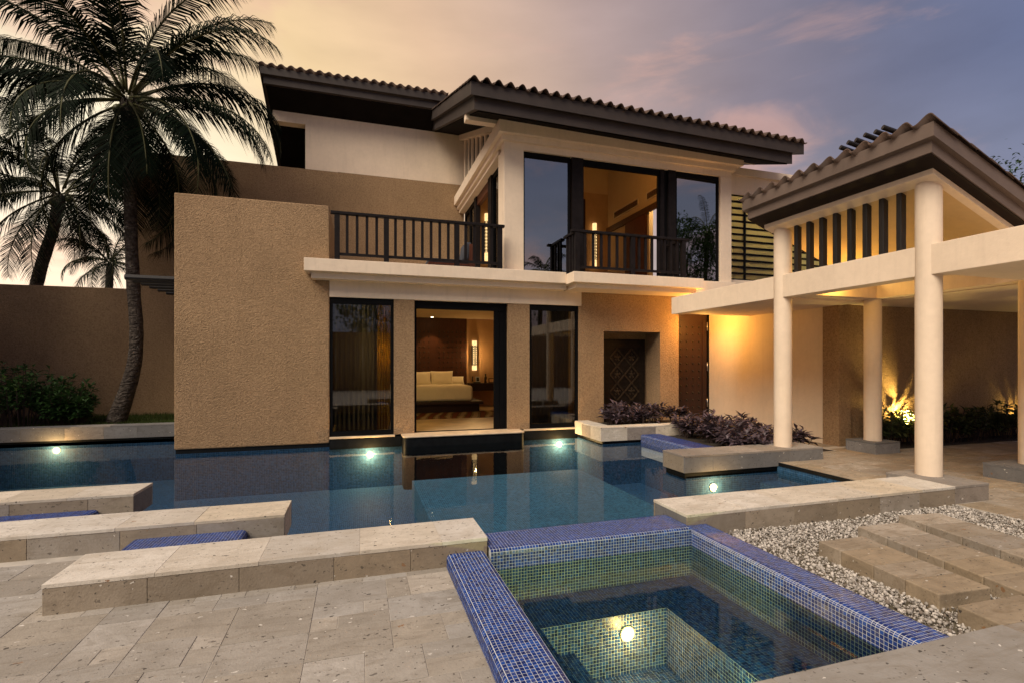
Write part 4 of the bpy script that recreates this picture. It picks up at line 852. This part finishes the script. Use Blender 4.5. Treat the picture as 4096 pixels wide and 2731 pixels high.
# ------------------------------------------------------------------ pavilion
pav = thing('pavilion', 'cream open pavilion with round columns and a sloping tiled roof', 'pavilion', (7.9, 5.5, 0))
def pb(name, mat, x0, x1, y0, y1, z0, z1, bevel=0., parent=None): return B(x0, x1, y0, y1, z0, z1).build(name, mat, parent or pav, bevel=bevel)
RC = .137
for x, y, z0, z1 in ((6.82, 6.65, .2, 4.05), (6.82, 4.41, .201, 4.05), (8.9, 6.68, .2, 2.8), (8.9, 4.45, .2, 2.8)):
    m = MB(); m.tube([(x, y, z0), (x, y, z0 + .5), (x, y, (z0 + z1) / 2), (x, y, z1)], RC, 40, False)
    m.build('column', 'cream', pav, smooth=True)
pb('edge_beam', 'cream', 6.72, 7.0, 2.2, 9.63, 2.68, 3.055, .006)
pb('canopy_slab', 'cream', 7.001, 8.855, 6.82, 9.62, 2.70, 3.0); pb('cross_beam', 'cream', 7.001, 9.04, 6.52, 6.818, 2.74, 3.05); pb('rear_beam', 'cream', 8.78, 9.04, 4.32, 6.519, 2.735, 3.052); pb('canopy_slab', 'cream', 7.001, 12.5, 2.2, 4.318, 2.695, 3.04)
pb('canopy_slab', 'cream', 9.041, 14.8, 4.319, 7.295, 2.72, 3.0)  # unseen flat roof, added to keep light off the garden wall
pb('canopy_slab', 'cream', 8.2, 8.855, 9.64, 10.99, 2.95, 3.05)
SL = .394; shp = lambda x, y, z: (x, y, z - SL * (x - 6.3))
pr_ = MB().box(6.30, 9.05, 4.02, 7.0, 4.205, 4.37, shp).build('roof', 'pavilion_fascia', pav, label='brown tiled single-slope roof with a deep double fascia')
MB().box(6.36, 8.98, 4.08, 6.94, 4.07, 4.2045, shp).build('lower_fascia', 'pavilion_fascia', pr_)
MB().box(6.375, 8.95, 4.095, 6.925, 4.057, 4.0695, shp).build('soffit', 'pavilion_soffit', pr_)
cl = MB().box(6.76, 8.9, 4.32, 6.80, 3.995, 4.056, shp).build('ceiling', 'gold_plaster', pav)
MB().box(6.60, 6.759, 4.22, 6.82, 3.99, 4.056, shp).build('wall_plate', 'cream', pav); MB().box(6.76, 8.9, 4.22, 4.319, 3.99, 4.056, shp).build('wall_plate', 'cream', pav)
for k in range(8):
    y = 6.33 - .2295 * k; m = MB(); m.box(6.75, 6.845, y - .034, y + .034, 3.056, 4.02); m.build('slat', 'dark_wood', pav, bevel=.008)
tiles(pr_, (6.24, 3.99, 4.385), (0, 1, 0), (1, 0, -SL), 12, 9, 3.04 / 12, lambda i, j: j == 0 or i == 0)
for px, py in ((3531, 518), (3500, 535), (3458, 548), (3423, 568), (3391, 578), (3361, 598)):
    p = on_x(px, py - 8, 6.35); d = Vector((.92, -.25, -.32)).normalized(); MB().tube([p, p + d * .5], .030, 10).build('roof_rod', 'dark_wood', pav, smooth=False)
# hidden strip lamps on the beams that wash the ceiling, and the passage lamp by the door
def uplamp(name, label, loc, power, col, to=None, kind='POINT', group='small lamps on the pavilion beams', angle=120, base=True):
    o = thing(name, label, 'lamp', loc, group); x, y, z = loc
    if base: MB().cyl(x, y, z, z + .05, .045, 14).build('housing', 'steel', o); MB().cyl(x, y, z + .0505, z + .056, .036, 14).build('lens', 'strip_lens', o)
    lamp('lamp_beam', kind, (x, y, z + .10), power, col, .04, o, to, angle, .7); return o
uplamp('beam_lamp', 'small lamp on the rear beam washing the pavilion ceiling gold', (8.55, 4.7, 3.053), 95, (1, .66, .20)); uplamp('beam_lamp', 'small lamp on the cross beam lighting the far end of the pavilion ceiling', (8.2, 6.62, 3.051), 12, (1, .66, .20))
uplamp('beam_lamp', 'small lamp on the canopy behind the pavilion slats', (7.4, 6.70, 3.051), 5, (1, .62, .18))
dl7 = thing('passage_lamp', 'small amber ceiling lamp in the passage before the studded door', 'ceiling lamp', (8.25, 10.45, 2.86)); MB().cyl(8.25, 10.45, 2.90, 2.949, .07, 16).build('trim', 'white_shade', dl7); MB().cyl(8.25, 10.45, 2.885, 2.8995, .05, 16).build('lens', 'strip_lens', dl7)
lamp('passage_glow', 'POINT', (8.05, 10.25, 2.55), 85, (1, .48, .09), .12, dl7)
dl8 = thing('passage_lamp', 'small amber lamp under the cross beam between two columns', 'ceiling lamp', (7.75, 5.95, 2.9)); MB().cyl(7.75, 6.50, 2.86, 2.95, .03, 12).build('trim', 'white_shade', dl8); MB().cyl(7.75, 6.46, 2.88, 2.93, .02, 12).build('lens', 'strip_lens', dl8)
lamp('passage_glow', 'POINT', (7.75, 6.25, 2.90), 14, (1, .56, .10), .05, dl8)
# ------------------------------------------------------------------ boundary walls
tag(B(-40, -5.902, 16.02, 16.35, -.05, 3.61).build('boundary_wall', 'stucco', bevel=.02), 'long tan stucco garden wall behind the lawn and palms', 'wall')
tag(B(9.101, 20, 7.30, 7.6, -.05, 3.5).build('garden_wall', 'stucco'), 'dark tan stucco wall lit by garden spotlights behind the columns', 'wall')
rw = tag(B(-40, 40, -9.6, -9.2, -.1, 3.4).build('rear_boundary_wall', 'stucco'), 'tan stucco boundary wall across the far end of the terrace', 'wall')
tag(B(-9.9, -9.52, -9.19, 16.0, -.1, 3.3).build('side_boundary_wall', 'stucco'), 'tan stucco side wall running along the lawn end of the pool', 'wall')
pg = thing('rod_pergola', 'dark wooden rods projecting from the tan block beside the palm trunk', 'pergola', (-3.8, 12.5, 3.2))
for k in range(6):
    t = k / 5; y = 11.15 + .55 * k; p = on_y(501 + t * 165, 1109 + t * 62, y); MB().tube([(p.x, y, p.z), (-3.336, y, p.z)], .055, 10).build('rod', 'dark_wood', pg)
# ------------------------------------------------------------------ lawn
tag(B(-9.51, -3.34, 13.101, 16.0, -.2, .17).build('lawn', 'grass_blade'), kind='structure', label='small shaded lawn above the pool')
def grass():
    rs = random.Random(9); m = MB()
    for _ in range(9000):
        x, y = rs.uniform(-9.4, -3.36), rs.uniform(13.11, 16.0); h = rs.uniform(.05, .12); a = rs.uniform(0, 6.28); dx, dy = .006 * math.cos(a), .006 * math.sin(a); lx, ly = rs.uniform(-.04, .04), rs.uniform(-.04, .04)
        m.add([(x - dx, y - dy, .168), (x + dx, y + dy, .168), (x + lx, y + ly, .17 + h)], [(0, 1, 2)])
    tag(m.build('grass', 'grass_blade'), 'short dark green grass of the lawn above the pool', 'grass', kind='stuff')
grass()
# ------------------------------------------------------------------ palms
def frond(base, az, el, ln, droop, n=64, lw=.036, ll=.62, rs=random, side=0.):
    """one feather leaf: curved rachis and two rows of drooping leaflets"""
    m = MB(); rch = MB(); d = Vector((math.cos(az), math.sin(az), 0)); p = Vector(base); ang = el; pts = [p.copy()]; k = 16; dirs = []
    for i in range(k):
        t = (i + .5) / k; st_ = d * math.cos(ang) + Vector((0, 0, 1)) * math.sin(ang); dirs.append(st_); p = p + st_ * (ln / k); pts.append(p.copy()); ang -= droop / k * (0.35 + 1.5 * t)
    rad = [.028 * (1 - .85 * i / k) + .004 for i in range(k + 1)]; rch.tube(pts, rad, 5)
    sidev = Vector((-math.sin(az), math.cos(az), 0))
    for i in range(n):
        t = .14 + .86 * i / (n - 1); q = t * k; a = min(k - 1, int(q)); pt = pts[a].lerp(pts[a + 1], q - a); tg = dirs[a]; up = sidev.cross(tg).normalized()
        if up.z < 0: up = -up
        lf = ll * (math.sin(math.pi * min(1, t * .88 + .10)) ** .55) * rs.uniform(.82, 1.1)
        for s_ in (1, -1):
            if rs.random() < .05: continue
            out = (sidev * s_ * .95 + tg * (.55 + .5 * t) + up * (.05 - .35 * rs.random())).normalized(); hang = Vector((0, 0, -1)) * rs.uniform(.45, .95)
            p0 = pt; p1 = pt + out * lf * .5 + hang * lf * .12; p2 = pt + out * lf * .88 + hang * lf * .62; wv = tg * lw * rs.uniform(.7, 1.15) * (.6 + .4 * math.sin(math.pi * t))
            m.add([p0 - wv * .5, p0 + wv * .5, p1 + wv * .55, p1 - wv * .55, p2], [(0, 1, 2, 3), (3, 2, 4)])
    return m, rch
def palm(label, trunk, rads, nf, ln, seed, nl=64, nuts=True, elr=(78, -48), ll=.62, lw=.036, extra=(), dead=0):
    rs = random.Random(seed); o = thing('palm_tree', label, 'palm tree', trunk[0], 'coconut palms')
    pts = []; tv = [Vector(p) for p in trunk]
    for i in range(len(tv) - 1):
        a, b, c, d = tv[max(0, i - 1)], tv[i], tv[i + 1], tv[min(len(tv) - 1, i + 2)]
        for k in range(6):
            t = k / 6; pts.append(.5 * ((2 * b) + (c - a) * t + (2 * a - 5 * b + 4 * c - d) * t * t + (3 * b - a - 3 * c + d) * t ** 3))
    pts.append(tv[-1]); n = len(pts); rr_ = []
    for i in range(n): q = i / (n - 1) * (len(rads) - 1); k = min(len(rads) - 2, int(q)); rr_.append((rads[k] + (rads[k + 1] - rads[k]) * (q - k)) * rs.uniform(.96, 1.04))
    MB().tube(pts, rr_, 16).build('trunk', 'palm_bark', o, smooth=True)
    top = tv[-1]; r0 = rads[-1]
    specs = [(2.39996 * k + rs.uniform(-.2, .2), R(elr[0] + (elr[1] - elr[0]) * (k / (nf - 1)) ** .85), ln * rs.uniform(.85, 1.08), R(rs.uniform(70, 120))) for k in range(nf)] + list(extra)
    for az, el, l_, dr_ in specs:
        b = top + Vector((math.cos(az) * r0 * .8, math.sin(az) * r0 * .8, .15 * math.sin(el) + rs.uniform(-.05, .12)))
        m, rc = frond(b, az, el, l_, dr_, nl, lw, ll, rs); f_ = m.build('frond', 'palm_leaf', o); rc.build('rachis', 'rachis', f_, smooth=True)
    for k in range(dead):
        a = rs.uniform(0, 6.28); m, rc = frond(top + Vector((math.cos(a) * r0, math.sin(a) * r0, -.25)), a, R(-62), ln * .5, R(35), 34, lw, ll * .7, rs); f_ = m.build('frond', 'dead_leaf', o, label='dry brown frond hanging along the trunk'); rc.build('rachis', 'dead_leaf', f_, smooth=True)
    if nuts:
        for k in range(8):
            a = k * 2.1; MB().ball((top.x + .24 * math.cos(a), top.y + .24 * math.sin(a), top.z - .12 - .09 * (k % 3)), (.105, .105, .13), 10, 7).build('coconut', 'coconut', o, smooth=True)
    m = MB()
    for k in range(26):
        a = rs.uniform(0, 6.28); m.tube([top + Vector((0, 0, -.3)), top + Vector((.2 * math.cos(a), .2 * math.sin(a), .05)), top + Vector((.42 * math.cos(a), .42 * math.sin(a), -.25))], [.02, .018, .004], 4)
    m.build('fibre', 'palm_bark', o); return o
az_ = lambda deg: R(deg)
palm('tall coconut palm with a curved trunk growing on the lawn by the tan block', [(-5.54, 14, .1), (-5.18, 14, 1.38), (-5.10, 14, 2.3), (-5.16, 14, 3.36), (-5.21, 14, 4.7), (-5.24, 14, 6.5), (-5.28, 14, 7.8)], [.21, .15, .14, .135, .13, .125, .15], 28, 4.0, 21, nl=112, ll=.88, lw=.031, dead=4,
     extra=((az_(-5), R(12), 3.6, R(95)), (az_(-25), R(-18), 3.5, R(55)), (az_(-60), R(-30), 3.0, R(50)), (az_(8), R(38), 3.7, R(100)), (az_(185), R(22), 4.2, R(75)), (az_(205), R(5), 4.2, R(60)), (az_(170), R(40), 4.0, R(70)), (az_(240), R(-5), 3.2, R(90)), (az_(30), R(62), 3.9, R(75)), (az_(-10), R(60), 4.0, R(70)), (az_(160), R(66), 4.0, R(60)), (az_(265), R(70), 3.6, R(50))))
palm('leaning coconut palm silhouetted behind the garden wall', [(-10.3, 20, 0), (-10.2, 20, 3.0), (-9.95, 20, 4.6), (-9.6, 20, 6.0), (-9.42, 20, 7.1)], [.20, .18, .165, .155, .17], 26, 3.8, 33, nl=90, nuts=True, ll=.8, lw=.032, elr=(80, -34), dead=3)
palm('small distant palm behind the garden wall, beside the trunk of the tall palm', [(-10.5, 26, 0), (-10.5, 26, 3.5), (-10.46, 26, 5.9)], [.16, .14, .13], 18, 2.3, 44, nl=44, nuts=False, ll=.5, elr=(85, -20))
palm('low distant palm just showing over the garden wall', [(-15.5, 24.5, 0), (-15.5, 24.5, 3.6)], [.16, .14], 14, 2.0, 45, nl=40, nuts=False, ll=.5, elr=(80, -10))
# ------------------------------------------------------------------ shrubs
def leaf(m, p, d, up, ln, wd, fold=.25, bend=.25):
    d = d.normalized(); s_ = d.cross(up)
    if s_.length < 1e-4: s_ = Vector((1, 0, 0))
    s_.normalize(); n = s_.cross(d).normalized()
    a = p; b = p + d * ln * .45; c = p + d * ln + n * (-bend * ln * .6)
    l1 = b + s_ * wd * .5 + n * wd * fold; r1 = b - s_ * wd * .5 + n * wd * fold; b2 = b - n * bend * ln * .05
    m.add([a, l1, c, r1, b2], [(0, 4, 1), (4, 2, 1), (0, 3, 4), (4, 3, 2)])
def shrub(name, label, base, rad, h, stems, leaves, ln, wd, mat, seed, group, whorl=True, lean=.5):
    rs = random.Random(seed); o = thing(name, label, 'plant', base, group); m = MB(); sm = MB(); b = Vector(base)
    for k in range(stems):
        a = rs.uniform(0, 6.28); r = rad * rs.random() ** .5; tip = b + Vector((r * math.cos(a), r * math.sin(a), h * rs.uniform(.55, 1.0) * (1 - .35 * (r / rad) ** 2)))
        st_ = b + Vector((r * .5 * math.cos(a), r * .5 * math.sin(a), 0)); sm.tube([st_, st_.lerp(tip, .5) + Vector((rs.uniform(-.03, .03), rs.uniform(-.03, .03), .03)), tip], [.009, .007, .004], 4, False)
        ax = (tip - st_).normalized()
        for q in range(leaves):
            t = rs.uniform(.35, 1.0) ** .6; p = st_.lerp(tip, t); aa = q * 2.4 + rs.uniform(-.3, .3); el = R(rs.uniform(-15, 35)) if t < .92 else R(rs.uniform(20, 65))
            d = Vector((math.cos(aa) * math.cos(el), math.sin(aa) * math.cos(el), math.sin(el))); leaf(m, p, d, Vector((0, 0, 1)), ln * rs.uniform(.7, 1.15) * (1.1 - .3 * t), wd * rs.uniform(.8, 1.1))
    m.build('foliage', mat, o); sm.build('stems', 'stem', o)
rs = random.Random(77)
k = 0
for (x, y, z) in [(5.55, 10.1, .17), (5.95, 10.25, .17), (6.35, 10.05, .17), (6.75, 10.3, .17), (7.15, 10.05, .17), (5.75, 10.5, .17), (6.55, 10.55, .17)]:
    shrub('purple_shrub', 'purple-leaved plant at the back of the stone planter, against the niche' if y > 10.4 else 'purple-leaved plant at the stone edge of the planter below the carved panel', (x, y, z), .30, .52, 13, 11, .21, .078, 'purple_leaf', 100 + k, 'purple plants in the niche planter'); k += 1
for (x, y, z) in [(6.65, 9.1, 0), (7.05, 9.4, 0), (7.0, 8.75, 0), (7.45, 9.0, 0), (7.3, 8.3, 0), (6.8, 8.3, 0), (7.7, 8.45, 0), (7.15, 7.8, 0), (7.6, 7.8, 0), (6.75, 7.65, 0), (7.4, 7.3, 0), (6.95, 7.25, 0), (7.85, 7.35, 0), (7.6, 9.5, 0), (8.0, 8.9, 0), (6.6, 7.2, 0)]:
    shrub('purple_shrub', 'purple-leaved plant rooted right behind the grey bench with the column' if y < 7.4 else 'purple-leaved plant along the blue mosaic ledge' if x < 6.9 else 'purple-leaved plant on the cream passage wall side of the bed' if x > 7.55 else 'purple-leaved plant in the middle of the open bed', (x, y, z), .33, .50 if y > 7.9 else .40, 13, 11, .23, .085, 'purple_leaf', 100 + k, 'purple plants in the open bed'); k += 1
for i in range(12):
    x = 9.5 + .42 * i; shrub('border_shrub', 'leafy plant lit yellow by the garden spotlight beside the column base' if 1 <= i <= 3 else 'leafy plant beside the column base at the start of the garden wall border' if i == 0 else 'leafy plant at the far spotlight of the garden wall border' if i >= 10 else 'dark leafy plant between the two spotlights of the garden wall', (x, 6.98 + .1 * (i % 2), -.0), .34, .80, 16, 13, .20, .065, 'green_leaf', 200 + i, 'dark plants along the garden wall')
tag(B(9.3, 14.5, 6.72, 7.29, -.1, .004).build('border_soil', 'soil'), kind='structure', label='strip of soil under the garden wall')
for i, (x, y, r, h) in enumerate([(-6.45, 13.75, .6, 1.15), (-7.1, 13.6, .75, 1.6), (-7.9, 14.0, .8, 1.6), (-6.75, 14.3, .7, 1.35), (-6.2, 13.6, .38, .7)]):
    shrub('lawn_bush', ['rounded green bush on the lawn facing the boundary wall', 'tall glossy green bush at the pool edge of the lawn', 'large green bush at the far side of the lawn bushes', 'green bush close against the boundary wall', 'low leafy bush spreading toward the palm trunk'][i], (x, y, .15), r, h, 44, 16, .20, .07, 'bush_leaf', 300 + i, 'green bushes on the lawn')
def tree(label, base, h, crown, rad, n, seed, mat='tree_leaf', ln=.16):
    rs = random.Random(seed); o = thing('leafy_tree', label, 'tree', base, 'leafy trees around the garden'); b = Vector(base); m = MB(); tr = MB(); top = b + Vector((0, 0, h))
    tr.tube([b, b + Vector((.1, 0, h * .5)), top], [.16, .12, .07], 8); ce = Vector(crown)
    for k in range(n):
        v = Vector((rs.gauss(0, 1), rs.gauss(0, 1), rs.gauss(0, 1))).normalized() * (rs.random() ** .4); tip = ce + Vector((v.x * rad[0], v.y * rad[1], v.z * rad[2])); mid = top.lerp(tip, .5) + Vector((rs.uniform(-.2, .2), rs.uniform(-.2, .2), .2))
        if k % 4 == 0: tr.tube([top - Vector((0, 0, rs.random() * h * .3)), mid, tip], [.04, .022, .008], 4, False)
        for q in range(26):
            p = tip + Vector((rs.gauss(0, .26), rs.gauss(0, .26), rs.gauss(0, .22))); d = Vector((rs.uniform(-1, 1), rs.uniform(-1, 1), rs.uniform(-.8, .6))); leaf(m, p, d, Vector((0, 0, 1)), ln * rs.uniform(.6, 1.2), ln * .42)
    tr.build('trunk', 'palm_bark', o, smooth=True); m.build('crown', mat, o)
for i, (x, y) in enumerate([(-11.2, 14.2), (-11.4, 11.6)]):  # unseen trees, added to shade the boundary wall and the lawn
    tree(['dense tree beyond the side wall, level with the lawn', 'dense tree beyond the side wall, level with the tan block'][i], (x, y, 0), 5.2, (x, y, 6.9), (2.0, 2.4, 3.1), 105, 64 + i, ln=.34)
tree('leafy tree whose twigs show past the pavilion roof', (20.6, 9.6, 0), 4.6, (20.3, 9.6, 6.6), (2.3, 2.0, 1.6), 90, 61)
# trees and palms on the far side of the terrace, mirrored in the window panes
for i, (x, h, sd_, rd, nn) in enumerate([(-9, 3.2, 1, (2.2, 1.5, 1.6), 50), (-4.5, 2.6, 2, (2.2, 1.5, 1.6), 50), (0.5, 3.4, 3, (2.2, 1.5, 1.6), 50), (5.2, 2.9, 4, (2.2, 1.5, 1.6), 50), (10.0, 4.2, 5, (2.4, 1.5, 2.0), 60), (16.5, 5.0, 6, (2.6, 1.6, 2.2), 60), (24.6, 8.4, 7, (3.4, 2.0, 4.2), 170)]):
    tree(['bushy tree over the terrace end wall, nearest the side wall', 'low bushy tree second along the terrace end wall', 'rounded tree third along the terrace end wall', 'low tree fourth along the terrace end wall', 'dense tree fifth along the terrace end wall', 'dense tree sixth along the terrace end wall', 'tallest dense tree of the terrace end wall'][i], (x, -11.6, 0), h, (x, -11.6, h + .9), rd, nn, 70 + sd_, ln=.34)
palm('slim palm standing beyond the terrace end wall', [(12.7, -12.6, 0), (12.7, -12.6, 4), (12.9, -12.6, 8.2)], [.2, .17, .16], 20, 2.4, 91, nl=40); palm('second palm beyond the terrace end wall, taller than the trees', [(27.0, -12.5, 0), (26.9, -12.5, 6), (27.2, -12.5, 12.3)], [.2, .17, .16], 20, 3.6, 92, nl=40)
# ------------------------------------------------------------------ outdoor lamps
def pool_light(label, loc, normal, power, to, col=(1, .60, .22), r=.033, lens='lamp_lens'):
    o = thing('underwater_lamp', label, 'pool lamp', loc, 'round lamps under water'); p = Vector(loc); n = Vector(normal)
    MB().tube([p - n * .02, p + n * .012], r * 1.9, 24).build('housing', 'white_shade', o); MB().tube([p + n * .0125, p + n * .02], r, 18).build('lens', lens, o)
    lamp('lamp_beam', 'POINT', p + n * .15, power * 1.25, col, .03, o)
pool_light('lit underwater lamp in the pool wall below the lawn', (-6.08, 12.79, -.235), (0, -1, 0), 26, (-6.9, 9, -1.6)); pool_light('lit underwater lamp below the window beside the tan block', (.215, 10.79, -.315), (0, -1, 0), 36, (.3, 8, -1.6))
pool_light('lit underwater lamp below the window by the niche', (4.47, 10.79, -.305), (0, -1, 0), 40, (4.2, 8, -1.6)); pool_light('lit underwater lamp below the grey bench', (5.21, 6.40, -.315), (0, -1, 0), 16, (5.4, 5, -1.2))
pool_light('bright lamp in the footwell of the hot tub', (1.93, 3.325, -.44), (0, -1, 0), 17, (1.95, 2.2, -.85), (1, .52, .15), .030, 'spa_lens')
o = thing('underwater_lamp', 'lamp under the speckled bench, lighting the far wall of the hot tub', 'pool lamp', (1.9, 1.80, -.17), 'round lamps under water')
MB().tube([(1.9, 1.772, -.17), (1.9, 1.795, -.17)], .06, 20).build('housing', 'steel', o); MB().tube([(1.9, 1.7955, -.17), (1.9, 1.802, -.17)], .045, 18).build('lens', 'spa_lens', o)
lamp('lamp_beam', 'SPOT', (1.9, 1.83, -.12), 170, (1, .86, .30), .04, o, (1.95, 3.78, -.15), 95, .5)
def spike(label, loc, to, power):
    o = thing('garden_spotlight', label, 'spotlight', loc, 'garden spotlights'); x, y, z = loc; z += .14
    MB().cyl(x, y, z - .4, z + .12, .012, 8).build('spike', 'plastic_black', o); MB().cyl(x, y, z + .12, z + .2, .05, 14).build('housing', 'plastic_black', o); MB().cyl(x, y, z + .2005, z + .207, .04, 14).build('lens', 'uplight_lens', o)
    lamp('spot_beam', 'SPOT', (x, y, z + .23), power, (1, .70, .20), .03, o, to, 165, .9)
spike('garden spotlight glowing among the plants beside a column', (10.42, 7.12, .05), (10.36, 7.30, 1.5), 420); spike('garden spotlight at the far end of the plant border', (13.95, 7.12, .05), (13.9, 7.34, 1.5), 30)
